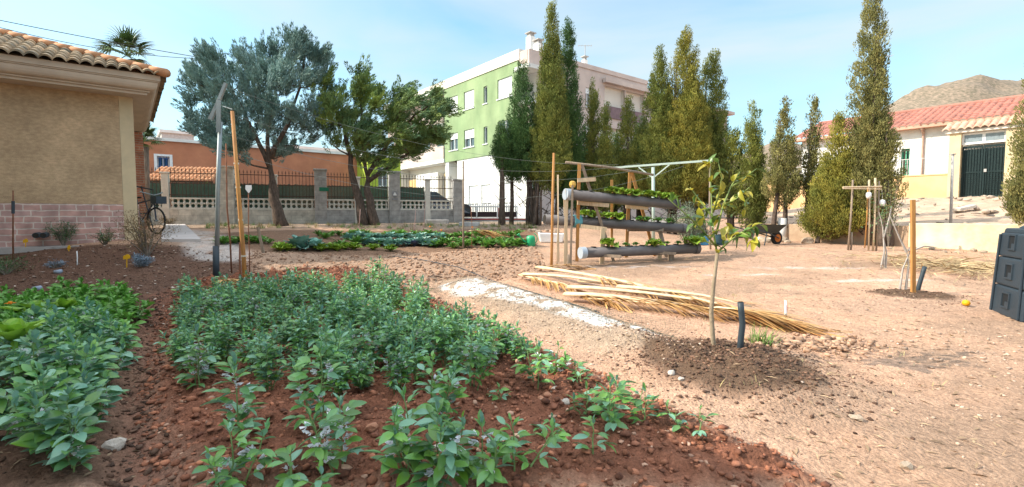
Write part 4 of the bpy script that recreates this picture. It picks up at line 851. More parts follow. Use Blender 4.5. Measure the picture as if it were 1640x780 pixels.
# ================================================================== POSTS, STAKES, WIRES
wood_o = pm('orange_wood', (.55, .27, .08), (.33, .15, .05), scale=2, rough=.7, bump=.3, stretch=(14, 14, 1))
wood_p = pm('pale_wood', (.62, .48, .32), (.46, .34, .22), scale=3, rough=.85, bump=.3, stretch=(10, 10, 1))
wood_g = pm('weathered_wood', (.34, .26, .19), (.20, .15, .11), scale=3, rough=.9, bump=.4, stretch=(10, 10, 1))
rust = pm('rust', (.25, .10, .05), (.12, .055, .035), scale=20, rough=.9)
galv = pm('galvanised', (.30, .34, .34), (.20, .24, .25), scale=3, rough=.5, metal=.4, spec=.5)
dkpl = pm('dark_grey_plastic', (.045, .06, .075), (.035, .05, .06), scale=4, rough=.5)
string = pm('string', (.6, .55, .45))
B = GP(346, 447); Yb = B[1]; t = thing('clothesline_post', 'grey metal post with forked top bracket on the left of the garden', 'post', B)
T = lambda px, py, dy=0: W(px, py, Yb + dy)
mb = MB(); mb.tube([B - [0, 0, .2], T(349, 300), T(353, 195)], [.036, .034, .032], 10); mb.build('pole', galv, t, smooth=True)
mb = MB(); mb.tube([B - [0, 0, .1], T(346, 394)], .05, 12); mb.build('collar', dkpl, t, smooth=True)
mb = MB(); mb.bar(T(338, 192), T(362, 133), .045, .05, ref=(0, 1, 0)); mb.bar(T(334, 190), T(350, 158, -.03), .018, .02, ref=(0, 1, 0)); mb.bar(T(350, 212, -.035), T(350, 160, -.035), .07, .02, ref=(0, 1, 0)); mb.build('bracket', galv, t)
mb = MB(); mb.bar(T(357, 170, .4), T(372, 175, -.45), .012); mb.build('spreader_bar', galv, t)
def stake(name, label, base, top, r0, mat, group=None, square=False, parts=None, cat='stake'):
    t = None; mb = MB(); base = np.array(base, float)
    if square: mb.bar(base - [0, 0, .15], top, r0 * 2, r0 * 1.4, ref=(0, 1, 0))
    else:
        r = np.random.default_rng(int(base[0] * 100) & 255); m_ = base * .5 + np.array(top) * .5 + r.normal(size=3) * .008; mb.tube([base - [0, 0, .15], base * .75 + np.array(top) * .25, m_, top], [r0 * 1.1, r0, r0 * .95, r0 * .85], 8, jit=.06, rng=r)
    o = mb.build(name, mat, loc=base, smooth=not square); tag(o, label, cat, group); return o
b = GP(394, 466); s1 = stake('wooden_stake', 'tall orange wooden stake leaning left beside the forked metal post', b, W(372, 178, b[1]), .030, wood_o)
mb = MB()
for py in (262, 300, 352, 410): c = W(372 + (py - 178) * .078, py, b[1]); mb.tube([c + [0, 0, -.012], c + [0, 0, .012]], .036, 8)
mb.build('string_tie', string, s1)
b = GP(371, 440); stake('cane', 'thin reddish cane standing close behind the tall orange stake', b, W(362, 230, b[1]), .013, rust)
b = GP(385, 462); stake('cane', 'short black rod against the foot of the tall orange stake', b, W(384, 388, b[1]), .014, rust)
b = GP(400, 440); s2 = stake('marker_rod', 'thin rusty rod topped by a white tag right of the orange stake', b, W(398, 305, b[1]), .009, rust, cat='rod')
c = W(398, 303, b[1] - .02); mb = MB(); mb.prism([c + np.array(v) for v in ((-.05, 0, .07), (-.055, 0, .0), (0, 0, -.07), (.055, 0, 0), (.05, 0, .07))], [c + np.array(v) for v in ((-.05, .008, .07), (-.055, .008, 0), (0, .008, -.07), (.055, .008, 0), (.05, .008, .07))]); mb.build('tag', wframe, s2)
b = GP(424, 407); stake('wooden_stub', 'short leaning grey wooden stub at the near edge of the cabbage bed', b, W(413, 364, b[1]), .025, wood_g, square=True)
b = GP(21, 418); s3 = stake('rusty_stake', 'thin rusty stake with a grey joint standing before the stone plinth', b, W(21, 305, b[1]), .014, rust)
mb = MB(); mb.tube([W(21, 322, b[1]), W(21, 342, b[1])], .026, 8); mb.build('joint', dkpl, s3)
b = GP(-1, 395); stake('rusty_stake', 'rusty stake cut by the left edge of the picture', b, W(-1, 318, b[1]), .016, rust)
b = GP(742, 399); stake('wooden_stake', 'tall brown stake at the back of the vegetable bed, alone near the cabbages', b, W(742, 258, b[1]), .025, wood_g)
b = GP(756, 402); stake('cane', 'thin dark cane right of the brown stake in the vegetable bed', b, W(754, 330, b[1]), .008, rust)
for px, py0, py1, lab in ((574, 372, 335, 'thin grey stick behind the cabbage bed near the conifer trunk'), (663, 372, 330, 'thin pink stick standing at the back of the vegetable bed'), (678, 372, 322, 'longer thin pink stick next to the first pink stick')):
    b = GP(px, py0); stake('stick', lab, b, W(px + 3, py1, b[1]), .010, pm('pink_stick', (.45, .28, .24)))
def cable(name, label, pts, sag, r_, mat, cat='cable'):
    mb = MB(); P = []
    for i in range(len(pts) - 1):
        a, b_ = np.array(pts[i]), np.array(pts[i + 1])
        for k in range(16): s = k / 16; P.append(a + (b_ - a) * s + [0, 0, -4 * sag * s * (1 - s)])
    P.append(np.array(pts[-1])); mb.tube(P, r_, 5); o = mb.build(name, mat, loc=P[0]); tag(o, label, cat); return o
wire = pm('wire', (.20, .22, .20), (.2, .22, .2), rough=.5)
blkw = pm('black_cable', (.06, .06, .06))
cable('overhead_cable', 'upper black overhead cable crossing the sky above the left roof', [W(-60, 20, 14), W(345, 96, 19)], .05, .012, blkw)
cable('overhead_cable', 'lower black overhead cable crossing the sky above the left roof', [W(-60, 28, 14), W(330, 94, 19)], .25, .010, blkw)
pst = W(1045, 262, 10.9)
for i, (y0, y1, sg, lab) in enumerate(((133, 268, .35, 'uppermost'), (165, 266, .5, 'second'), (190, 268, .55, 'third'), (205, 270, .75, 'lowest'))):
    cable('clothesline_wire', lab + ' thin wire sagging from the forked post to the far clothesline post', [W(350 + i * 4, y0 + 12 * i if i else 135, Yb), W(990 + i * 35, y1 - 4, 10.5 + .15 * i)], sg, .0028, wire, 'wire')
# far T post
b = GP(1047, 393); t = thing('clothesline_post', 'pale green metal post with a wide T bar behind the plant rack', 'post', b); pgm = pm('pale_green_metal', (.42, .50, .45), (.34, .42, .38), rough=.5, metal=.2); Yt = b[1]
mb = MB(); mb.tube([b - [0, 0, .2], W(1046, 268, Yt)], .045, 10); mb.build('pole', pgm, t, smooth=True)
mb = MB(); mb.bar(W(978, 269, Yt + .8), W(1141, 257, Yt - .8), .06, .05); mb.build('crossbar', pgm, t)
mb = MB(); mb.bar(W(1046, 285, Yt), W(1023, 268, Yt + .25), .03); mb.bar(W(1046, 285, Yt), W(1072, 264, Yt - .28), .03); mb.build('brace', pgm, t)
for u in (985, 1010, 1075, 1110): pass
# ================================================================== HYDROPONIC RACK
RB = GP(920, 424); RY = RB[1]; rack = thing('plant_rack', 'three tier wooden rack holding grey planting pipes', 'rack', RB)
gpipe = pm('grey_pipe', (.15, .135, .135), (.09, .082, .082), scale=2, rough=.5, bump=.05); capm = pm('pipe_cap', (.40, .45, .50), (.34, .39, .44), scale=3, rough=.5); teal = pm('teal_plastic', (.14, .38, .42), (.10, .30, .34), scale=6, rough=.6); hole = pm('dark_hole', (.03, .025, .02))
PD = []          # the pipes' ends
def pipe(p0, p1, r_, cap, holes, lab=None):
    p0, p1 = np.array(p0), np.array(p1); mb = MB(); mb.tube([p0, p1], r_, 20); pp = mb.build('pipe', gpipe, rack, smooth=False)
    for poly_ in pp.data.polygons: poly_.use_smooth = len(poly_.vertices) == 4
    d = unit(p1 - p0)
    if cap:
        mb = MB(); mb.tube([p0 - d * .012, p0 + d * .10], r_ + .012, 20); mb.build('end_cap', capm, pp)
    mb = MB(); mb.tube([p1 - d * .09, p1 + d * .01], r_ + .012, 20); mb.build('end_cap', gpipe if cap else gpipe, pp)
    mb = MB()
    for k in holes: c = p0 + (p1 - p0) * k; mb.tube([c + [0, 0, r_ - .02], c + [0, 0, r_ + .012]], .055, 12)
    mb.build('net_cups', hole, pp); PD.append((p0, p1, r_)); return pp
hl = [.1, .2, .3, .4, .5, .6, .7, .8, .9]
Z1 = W(906, 311, RY - .0); E1 = W(1084, 328, RY + 1.15)
Z2 = W(872, 351, RY + .25); E2 = W(1096, 366, RY + 1.2)
Z3 = W(930, 405, RY - .25); E3 = W(1117, 398, RY + .75)
pipe(Z1, E1, .105, True, hl); p2 = pipe(Z2, E2, .105, False, hl); pipe(Z3, E3, .105, True, hl)
d2 = unit(E2 - Z2); mb = MB(); mb.tube([Z2 - d2 * .006, Z2 + d2 * .003], .09, 18); mb.build('open_end', hole, p2)
mb = MB(); cc = Z2 + (E2 - Z2) * .19; mb.tube([cc, cc + d2 * .16], .135, 14, jit=.05, rng=np.random.default_rng(2)); mb.build('teal_sleeve', teal, p2)
def leg(p, q, w, m_, nm='leg'): mb = MB(); mb.bar(p, q, w, w * .6, ref=(0, 1, 0)); return mb.build(nm, m_, rack)
def gp(px, py): g = GP(px, py); return g - [0, 0, .03]
def at_(px, py, dy): return W(px, py, RY + dy)
def foot(px, dy): 
    p = W(px, 400, RY + dy); p[2] = gz(p[0], p[1]) - .04; return p
leg(foot(924, .35), at_(928, 262, .35), .065, wood_o)
leg(foot(984, .45), at_(932, 264, .38), .06, wood_g, 'brace')
leg(foot(1003, .95), at_(1009, 276, .95), .065, wood_o); leg(foot(1050, 1.25), at_(1012, 276, .98), .065, wood_o, 'brace')
leg(foot(980, .9), at_(980, 288, .9), .05, wood_o)
leg(foot(905, .0), at_(908, 302, .0), .06, wood_p); leg(foot(914, -.1), at_(917, 297, -.1), .04, wood_g)
leg(foot(907, .35), at_(905, 310, .35), .07, wood_p); leg(foot(895, .3), at_(893, 280, .3), .03, wood_p)
leg(foot(964, .1), at_(966, 365, .1), .09, wood_p); leg(foot(1057, .7), at_(1056, 395, .7), .08, wood_p); leg(foot(1075, .55), at_(1075, 398, .55), .11, wood_g); leg(foot(1068, 1.1), at_(1055, 362, 1.0), .08, wood_g, 'brace')
leg(at_(925, 289, .3), at_(954, 287, .3), .08, wood_p, 'strut'); leg(at_(925, 325, .3), at_(975, 329, .35), .08, wood_p, 'strut'); leg(at_(1002, 331, .9), at_(1038, 334, .9), .07, wood_p, 'strut'); leg(at_(930, 362, .3), at_(972, 367, .2), .08, wood_p, 'strut'); leg(at_(1005, 368, .9), at_(1062, 368, .95), .07, wood_g, 'strut')
leg(at_(960, 409, -.1), at_(995, 411, -.3), .06, wood_g, 'strut'); leg(at_(1048, 404, .3), at_(1082, 406, .4), .06, wood_g, 'strut')
mb = MB(); mb.tube([at_(906, 260, .35), at_(975, 268, .7), at_(1046, 280, 1.1)], .028, 8); mb.build('top_rail', wood_g, rack, smooth=True)
mb = MB(); mb.lathe([(.05, 0), (.07, .05), (.06, .11), (.03, .13)], at_(917, 300, .2), 10); mb.build('yellow_jar', pm('yellow_plastic', (.7, .42, .1)), rack)
b = GP(883, 430); s_ = stake('wooden_stake', 'tall weathered brown stake at the left front of the plant rack', b, W(887, 245, b[1]), .028, wood_o)
b = GP(892, 426); stake('cane', 'thin pale cane right against the tall brown rack stake', b, W(894, 280, b[1] + .1), .012, wood_p)
b = GP(910, 430); stake('wooden_peg', 'short thick peg at the left foot of the plant rack', b, W(910, 408, b[1]), .03, wood_g)
b = GP(1138, 400); stake('wooden_stake', 'tall thin brown stake between the rack and the citrus sapling', b, W(1137, 262, b[1]), .022, wood_g)
# ---- leafy rosettes
def rosette(seed, nl, L_, Wd, curl, ruff, mat, name, label, cat, up=.5, white_rib=False):
    r = np.random.default_rng(seed); V = []; F = []; t = thing(name, label, cat); nr, nc = 6, 5
    for i in range(nl):
        a = i * 2.399 + r.uniform(-.2, .2); k = 1 - i / nl; l = L_ * (.55 + .45 * k) * r.uniform(.75, 1.15); el = up + (1 - k) * (1.4 - up) + r.uniform(-.18, .18); b = len(V); q = np.array([0, 0, .01 + .02 * (1 - k)]); e = el
        h = np.array([math.cos(a), math.sin(a), 0]); s = np.array([-math.sin(a), math.cos(a), 0])
        for j in range(nr):
            u = j / (nr - 1); w = Wd * (.55 + .45 * k) * (math.sin(math.pi * min(1, .12 + u * .86)) ** .75) * .5
            d = h * math.cos(e) + np.array([0, 0, 1]) * math.sin(e); nn = -h * math.sin(e) + np.array([0, 0, 1]) * math.cos(e)
            for c in range(nc):
                v = c / (nc - 1) * 2 - 1; V.append(q + s * v * w + nn * (v * v * w * .45 + ruff * abs(v) * math.sin(j * 2.6 + c * 1.7 + i) * w * .6 + r.normal() * ruff * .006))
            q = q + d * l / (nr - 1); e -= curl / (nr - 1)
        F += [(b + j * nc + c, b + j * nc + c + 1, b + (j + 1) * nc + c + 1, b + (j + 1) * nc + c) for j in range(nr - 1) for c in range(nc - 1)]
    np_obj('leaves', np.array(V), np.array(F), mat, t, smooth=True); mb = MB(); mb.tube([(0, 0, -.03), (0, 0, .05)], [.02, .015], 7); mb.build('stalk', mat, t); return t
cab = pm('cabbage_leaf', (.24, .44, .38), (.11, .25, .18), scale=8, rough=.45, spec=.5, island=.15, trans=.15, objrand=.2)
let = pm('lettuce_leaf', (.30, .42, .05), (.16, .29, .03), scale=9, rough=.45, spec=.5, island=.2, trans=.25, objrand=.2)
grn = pm('chard_leaf', (.17, .36, .06), (.08, .20, .035), scale=9, rough=.4, spec=.5, island=.2, trans=.2, objrand=.2)
pur = pm('purple_cabbage_leaf', (.13, .16, .26), (.08, .11, .19), scale=9, rough=.45, island=.2, objrand=.2)
def beds(protos, spots, label, group, rot=True):
    out = []
    for i, (p, sc, k) in enumerate(spots):
        pr_, used = protos[k % len(protos)]; o = pr_ if not used[0] else copy_tree(pr_); used[0] = True
        place(o, p, random.Random(i * 7 + k).uniform(0, 6.28), sc); lab = label[i] if isinstance(label, list) else label; tag(o, lab, None, group); out.append(o)
    return out
def proto(t): return (t, [False])
# plants in the pipes
lt = [proto(rosette(100 + i, 14, .23, .19, 1.0, .8, let, 'lettuce', '', 'lettuce', .35)) for i in range(3)]
ltd = [proto(rosette(110 + i, 11, .19, .14, 1.0, .5, grn, 'lettuce', '', 'lettuce', .35)) for i in range(2)]
for pi, (ks, lab, grp, pro) in enumerate(((([.42, .49, .56, .62], [.1, 0, .05, 0], ), 'bright lettuce growing near the middle of the top pipe', 'lettuces on the top pipe', lt), (([.25, .34, .43, .52, .60], 0), 'bright green lettuce on the middle pipe', 'lettuces on the middle pipe', lt))):
    pass
def on_pipe(i, k): p0, p1, r_ = PD[i]; return p0 + (p1 - p0) * k + [0, 0, r_ + .01]
beds(lt, [(on_pipe(0, k), .95, j) for j, k in enumerate((.38, .45, .52, .6))], 'bright lettuce in the left cluster on the top pipe of the rack', 'lettuces at the middle of the top pipe')
beds(lt, [(on_pipe(0, k), 1.0, j) for j, k in enumerate((.72, .79, .86, .93))], 'bright lettuce in the right cluster on the top pipe of the rack', 'lettuces at the right of the top pipe')
beds(lt, [(on_pipe(1, k), 1.0, j) for j, k in enumerate((.27, .34, .43, .51))], 'bright lettuce in the left half of the middle pipe of the rack', 'lettuces on the middle pipe')
beds(ltd, [(on_pipe(1, k), .85, j) for j, k in enumerate((.66, .72, .80, .88))], 'small dark lettuce in the right half of the middle pipe', 'small lettuces on the middle pipe')
beds(lt, [(on_pipe(2, .22), 1.15, 0)], 'lettuce hanging over the left end of the lowest pipe', 'single lettuces on the lowest pipe')
beds(lt, [(on_pipe(2, .60) - [0, .05, .03], 1.1, 1)], 'lettuce drooping over the middle of the lowest pipe', 'single lettuces on the lowest pipe')
beds(lt, [(on_pipe(2, .96) - [0, .04, .03], 1.5, 2)], 'large lettuce covering the right end of the lowest pipe', 'single lettuces on the lowest pipe')
beds(ltd, [(on_pipe(2, k), .6, j) for j, k in enumerate((.36, .45, .72, .82))], 'tiny dark seedling in the lowest pipe of the rack', 'seedlings in the lowest pipe')
# ---- vegetable bed at the back
cb = [proto(rosette(120 + i, 20, .34, .21, .45, .45, cab, 'cabbage', '', 'cabbage', .35)) for i in range(3)]
cp_ = [proto(rosette(130 + i, 18, .30, .18, .45, .45, pur, 'purple_cabbage', '', 'cabbage', .4)) for i in range(1)]
ch = [proto(rosette(140 + i, 18, .38, .13, .6, .7, grn, 'leafy_green', '', 'leafy vegetable', .5)) for i in range(3)]
lg = [proto(rosette(150 + i, 22, .27, .16, .6, .9, let, 'garden_lettuce', '', 'lettuce', .4)) for i in range(2)]
def spot(px, py): return GP(px, py)
sp = [(spot(480, 400), 1.45, 0), (spot(505, 399), 1.15, 1)]
beds(cb, sp, ['largest blue green cabbage at the left end of the cabbage bed', 'second big cabbage right beside the largest one'], 'cabbages at the left end of the bed')
rs = random.Random(4)
beds(cb, [(spot(px, 394 + rs.uniform(-2, 2)), rs.uniform(.85, 1.1), k) for k, px in enumerate(range(585, 690, 13))], 'blue green cabbage in the front row of the vegetable bed', 'cabbages in the front row')
beds(cb, [(spot(px, 383 + rs.uniform(-2, 2)), rs.uniform(.8, 1.0), k) for k, px in enumerate(range(560, 720, 16))], 'blue green cabbage in the second row of the vegetable bed', 'cabbages in the second row')
beds(cp_, [(spot(px, 394), .9, k) for k, px in enumerate((652, 664, 700))], 'purple grey cabbage among the green ones', 'purple cabbages')
beds(lg, [(spot(px, 401 + rs.uniform(-1, 2)), rs.uniform(.8, 1.1), k) for k, px in enumerate((449, 460, 515, 528, 540, 552, 566, 598, 625))], 'yellow green lettuce along the near edge of the vegetable bed', 'lettuces along the near edge')
beds(ch, [(spot(px, 395 + rs.uniform(-4, 4)), rs.uniform(.7, 1.05), k) for k, px in enumerate(list(range(690, 850, 9)) + [572, 610, 640, 545])], 'leafy green vegetable in the right half of the back bed', 'leafy greens in the right half of the bed')
beds(ch, [(spot(px, 380 + rs.uniform(-3, 3)), rs.uniform(.6, .9), k) for k, px in enumerate(range(510, 840, 11))], 'small leafy green in the rear rows of the back bed', 'leafy greens in the rear rows')
beds(ch, [(spot(px, 388 + rs.uniform(-3, 3)), rs.uniform(.5, .8), k) for k, px in enumerate(range(350, 440, 9))], 'low leafy green left of the big cabbages near the posts', 'leafy greens near the posts')
orf = pm('orange_petal', (.85, .30, .02), (.7, .22, .02), rough=.5)
def flower(label, p, s=1.0):
    t = thing('marigold', label, 'flower', p); mb = MB(); p = np.array(p, float); mb.tube([p - [0, 0, .02], p + [0, 0, .25 * s]], [.004, .003], 5); mb.build('stem', grn, t); mb = MB()
    for k in range(10): a = k * .628; mb.add([p + [0, 0, .25 * s], p + [.03 * math.cos(a - .25), .03 * math.sin(a - .25), .262 * s], p + [.05 * math.cos(a), .05 * math.sin(a), .255 * s], p + [.03 * math.cos(a + .25), .03 * math.sin(a + .25), .262 * s]], [(0, 1, 2, 3)])
    mb.tube([p + [0, 0, .245 * s], p + [0, 0, .275 * s]], .016, 8); mb.build('head', orf, t)
flower('orange marigold in the vegetable bed left of the brown stake', GP(708, 395) + [0, -.1, .1], 1.3); flower('orange marigold in the vegetable bed right of the brown stake', GP(757, 394) + [0, -.1, .1], 1.5); flower('orange marigold among the greens far right of the cabbages', GP(690, 390) + [0, -.1, .1], 1.4)
# ================================================================== BROAD BEANS
bl_ = pm('bean_leaf', (.13, .32, .14), (.17, .35, .03), scale=7, rough=.38, spec=.6, island=.32, trans=.22, objrand=.15)
bs_ = pm('bean_stem', (.20, .30, .10), (.14, .22, .08), rough=.6)
blg = pm('fresh_bean_leaf', (.17, .38, .05), (.08, .24, .04), scale=14, rough=.5, spec=.45, island=.25, trans=.25, objrand=.15)
def glaucous(m, under):
    n = m.node_tree; b = n.nodes['Principled BSDF']; src = b.inputs['Base Color'].links[0].from_socket; g = n.nodes.new('ShaderNodeNewGeometry'); x_ = n.nodes.new('ShaderNodeMix'); x_.data_type = 'RGBA'
    r1 = n.nodes.new('ShaderNodeMath'); r1.operation = 'GREATER_THAN'; r1.inputs[1].default_value = .72; n.links.new(g.outputs['Random Per Island'], r1.inputs[0])
    ad = n.nodes.new('ShaderNodeMath'); ad.operation = 'MAXIMUM'; n.links.new(g.outputs['Backfacing'], ad.inputs[0]); mu = n.nodes.new('ShaderNodeMath'); mu.operation = 'MULTIPLY'; mu.inputs[1].default_value = .6; n.links.new(r1.outputs[0], mu.inputs[0]); n.links.new(mu.outputs[0], ad.inputs[1])
    x_.inputs[7].default_value = (*under, 1); n.links.new(ad.outputs[0], x_.inputs[0]); n.links.new(src, x_.inputs[6]); n.links.new(x_.outputs[2], b.inputs['Base Color'])
glaucous(bl_, (.21, .39, .36))
petal = pm('bean_petal', (.85, .84, .86), (.75, .73, .78), rough=.6, trans=.2); spot_m = pm('petal_spot', (.05, .03, .05))
# leaflet template: 4 cross rows, folded midrib
_ls = np.array([0, .22, .5, .78, 1.0]); _lw = np.array([.05, .78, 1.0, .68, .04]) * .5
def bean(seed, h, stems, matl, fl=.5, wide=.47, ls=1.0, spread=.16, label='', name='bean_plant', cat='bean plant', lowbare=.15):
    r = np.random.default_rng(seed); t = thing(name, label, cat); V = []; F = []; sb = MB(); fb = MB(); kb = MB(); nv = 0; hasf = False
    for s_ in range(stems):
        a0 = r.uniform(0, 6.28); ln = h * r.uniform(.7, 1.0) if s_ else h; off = np.array([math.cos(a0), math.sin(a0), 0]) * (spread * r.uniform(.4, 1) if s_ else .01); pts = []
        bx0 = off * .25
        for k in range(8): u = k / 7; pts.append(bx0 + off * (u ** .7) + np.array([0, 0, ln * u * (1 - .06 * u)]) + r.normal(size=3) * .004)
        pts[0] = pts[0] - [0, 0, .05]; sb.tube(pts, list(np.linspace(.0052, .0022, 8)), 5); nn = max(5, int(ln / .026)); ph = r.uniform(0, 3)
        for i in range(nn):
            u = lowbare + (1 - lowbare) * i / (nn - 1); x_ = u * 7; j = min(6, int(x_)); p = pts[j] + (pts[j + 1] - pts[j]) * (x_ - j); az = ph + i * 2.9 + r.uniform(-.5, .5)
            top = sm((u - .72) / .28); el = .5 + .85 * float(top) + r.uniform(-.25, .25); pet = .024 * (1 - .75 * float(top)) * ls; sz = (.066 + .014 * math.sin(u * 3.1)) * ls * (1 - .45 * float(top)) * r.uniform(.8, 1.15)
            hd = np.array([math.cos(az), math.sin(az), 0]); d = hd * math.cos(el) + np.array([0, 0, math.sin(el)]); tip = p + d * pet; sb.tube([p, tip, tip + d * sz * .5], [.0018, .0014, .001], 4, cap=False)
            nl = int(r.integers(2, 5)) if top < .6 else 3
            for q in range(nl):
                side = (-1, 1)[q % 2]; base = tip + d * (q // 2) * sz * .5; rot = side * (.75 - .25 * (q // 2)) + r.uniform(-.25, .25); e2 = el + r.uniform(-.35, .2) - (.25 if top < .5 else 0)
                ca = az + rot; ld = np.array([math.cos(ca) * math.cos(e2), math.sin(ca) * math.cos(e2), math.sin(e2)]); ss = np.cross(ld, [0, 0, 1]); ss /= np.linalg.norm(ss) + 1e-9
                tw = r.uniform(-.6, .6); nrm = np.cross(ss, ld); s2 = ss * math.cos(tw) + nrm * math.sin(tw); n2 = np.cross(s2, ld); w = sz * wide; cur = r.uniform(.05, .3)
                for m_, (a_, b_) in enumerate(zip(_ls, _lw)):
                    c = base + ld * sz * a_ - n2 * cur * sz * a_ * a_
                    for v_ in (-1, 0, 1): V.append(c + s2 * v_ * b_ * w + n2 * abs(v_) * b_ * w * .38)
                for m_ in range(4):
                    b = nv + m_ * 3; F += [(b, b + 1, b + 4, b + 3), (b + 1, b + 2, b + 5, b + 4)]
                nv += 15
            if .35 < u < .85 and r.uniform() < fl:
                hasf = True
                for q in range(int(r.integers(3, 6))):
                    az2 = az + r.uniform(-.6, .6); c = p + np.array([math.cos(az2), math.sin(az2), 0]) * r.uniform(.015, .035) + [0, 0, r.uniform(-.02, .02)]; o = np.array([math.cos(az2), math.sin(az2), r.uniform(-.5, .3)]); o = unit(o); s1 = np.array([-math.sin(az2), math.cos(az2), 0]); up_ = np.cross(s1, o) * -1
                    for sg in (-1, 1): fb.add([c, c + o * .012 + s1 * sg * .009 + up_ * .006, c + o * .028 + s1 * sg * .011 + up_ * .012, c + o * .026 + up_ * .002], [(0, 1, 2, 3)])
                    fb.add([c, c + o * .010 - s1 * .006 - up_ * .006, c + o * .02 - up_ * .005, c + o * .010 + s1 * .006 - up_ * .006], [(0, 1, 2, 3)])
                    kb.add([c + o * .018 - up_ * .001 - s1 * .003, c + o * .021 + up_ * .001, c + o * .018 - up_ * .001 + s1 * .003, c + o * .015 - up_ * .003], [(0, 1, 2, 3)])
    np_obj('leaves', np.array(V), np.array(F), matl, t, smooth=True); sb.build('stems', bs_, t)
    if hasf: f = fb.build('flowers', petal, t); kb.build('flower_spots', spot_m, f)
    return t
big = [proto(bean(200 + i, .46 + .03 * (i % 3), 4 + i % 2, bl_, fl=.26 if i % 2 else .03)) for i in range(7)]
rb2 = np.random.default_rng(99)
P_DENSE = poly([(287, 580), (292, 498), (350, 486), (480, 478), (590, 476), (650, 498), (700, 528), (790, 565), (840, 600), (760, 622), (650, 650), (545, 655), (420, 640), (300, 615)])
def scatter(P, spacing, seed, n=4000, margin=0):
    r = np.random.default_rng(seed); lo, hi = P.min(0), P.max(0); out = []
    for _ in range(n):
        q = r.uniform(lo, hi)
        if float(sdist(P, q[:1], q[1:])[0]) < margin: continue
        if all((q[0] - o[0]) ** 2 + (q[1] - o[1]) ** 2 > spacing ** 2 for o in out): out.append(q)
    return out
for i, q in enumerate(scatter(P_DENSE, .21, 5)):
    o = big[i % 7]; o = o[0] if not o[1][0] else copy_tree(o[0]); big[i % 7][1][0] = True
    u = q[0] / q[1]; far_ = q[1] > 5.2
    ang = 820 + 785 * u; col_ = ('near its left edge', 'left of its middle', 'right of its middle', 'near its right edge')[int(np.clip((ang - 285) / 130, 0, 3))]; row_ = ('nearest', 'second', 'third', 'fourth', 'farthest')[int(np.clip((q[1] - 3.2) / 1.0, 0, 4))]; fw = 'white flowered' if i % 7 % 2 else 'leafy'
    lab = fw + ' bean plant in the ' + row_ + ' rows of the main bed ' + col_; grp = 'broad beans in the main bed, ' + fw + ', ' + row_ + ' rows, ' + col_
    sc = rb2.uniform(.5, .9) * (.85 if u > -.05 else 1); place(o, (q[0], q[1], gz(*q) - .01), rb2.uniform(0, 6.28), sc, (rb2.normal() * .06, rb2.normal() * .06)); tag(o, lab, 'bean plant', grp)
def one(px, py, hpx, label, seed, stems=2, fl=.4, mat=bl_, ls=1.0, **k):
    g = GP(px, py); h = hpx / FPX * g[1]; t = bean(seed, h, stems, mat, fl=fl, label=label, ls=ls, **k); place(t, g - [0, 0, .01], seed * 1.3); return t
one(385, 728, 150, 'tall single flowering bean plant at the near left corner of the main bed', 301, 1, .6, ls=1.2)
one(372, 800, 110, 'broad bean plant cut by the bottom edge below the tall flowering one', 302, 3, .4, ls=1.05)
one(318, 640, 110, 'bean plant at the left edge of the main bed, stems full of white flowers', 303, 2, .8)
one(520, 712, 150, 'broad bean plant with drooping lower leaves in the near middle of the main bed', 304, 2, .4, ls=1.1)
one(548, 770, 120, 'flowering broad bean plant leaning over bare clods near the bottom centre left', 305, 2, .8)
one(468, 800, 60, 'short broad bean top showing at the bottom edge left of centre', 306, 2, .2)
one(700, 800, 150, 'large many stemmed broad bean plant at the bottom edge in the middle', 307, 4, .25, ls=1.15)
one(655, 775, 140, 'upright broad bean plant beside the large one at the bottom centre', 308, 2, .4, ls=1.1)
one(690, 700, 110, 'broad bean plant standing right behind the large one at the bottom centre', 309, 3, .2)
one(775, 790, 110, 'thin broad bean plant right of the large one at the bottom edge', 310, 2, .2)
one(825, 780, 90, 'spindly broad bean plant at the bottom edge left of the pale clods', 311, 2, .1, ls=.85)
one(752, 648, 95, 'broad bean plant on bare soil between the dense rows and the right side', 312, 3, .3)
one(800, 585, 50, 'middling broad bean plant at the right side of the dense rows', 313, 3, .1, ls=.9)
one(861, 640, 72, 'two stemmed broad bean plant by the orange stones near the gravel bank', 314, 2, .1, ls=.95)
one(890, 607, 42, 'bushy little broad bean plant on the right margin near the gravel bank', 315, 3, .1, ls=.85)
one(840, 582, 36, 'small broad bean plant topping the right margin of the bed', 316, 3, 0, ls=.8)
one(925, 637, 38, 'small broad bean plant just right of the bushy little one', 317, 2, 0, ls=.75)
one(940, 682, 48, 'small broad bean plant left of the taller one on the right margin', 318, 3, 0, ls=.9)
one(976, 715, 88, 'taller single broad bean plant on the right margin of the bed', 319, 2, 0, ls=1.05)
one(1030, 695, 58, 'narrow upright broad bean seedling near the sandy bank', 320, 2, 0, ls=.85)
one(947, 762, 58, 'small broad bean seedling with spread leaves alone on red clods', 321, 1, 0, ls=.95)
one(880, 722, 40, 'thin broad bean seedling in the middle of the bare red clods', 322, 1, 0, ls=.8)
one(1118, 722, 48, 'rightmost broad bean seedling at the edge of the sandy ground', 323, 2, 0, ls=.85)
one(608, 450, 38, 'broad bean tuft at the far tip of the bed with upright shoots', 324, 3, 0)
one(800, 660, 30, 'tiny broad bean seedling among clods by the two stemmed one', 325, 1, 0, ls=.7)
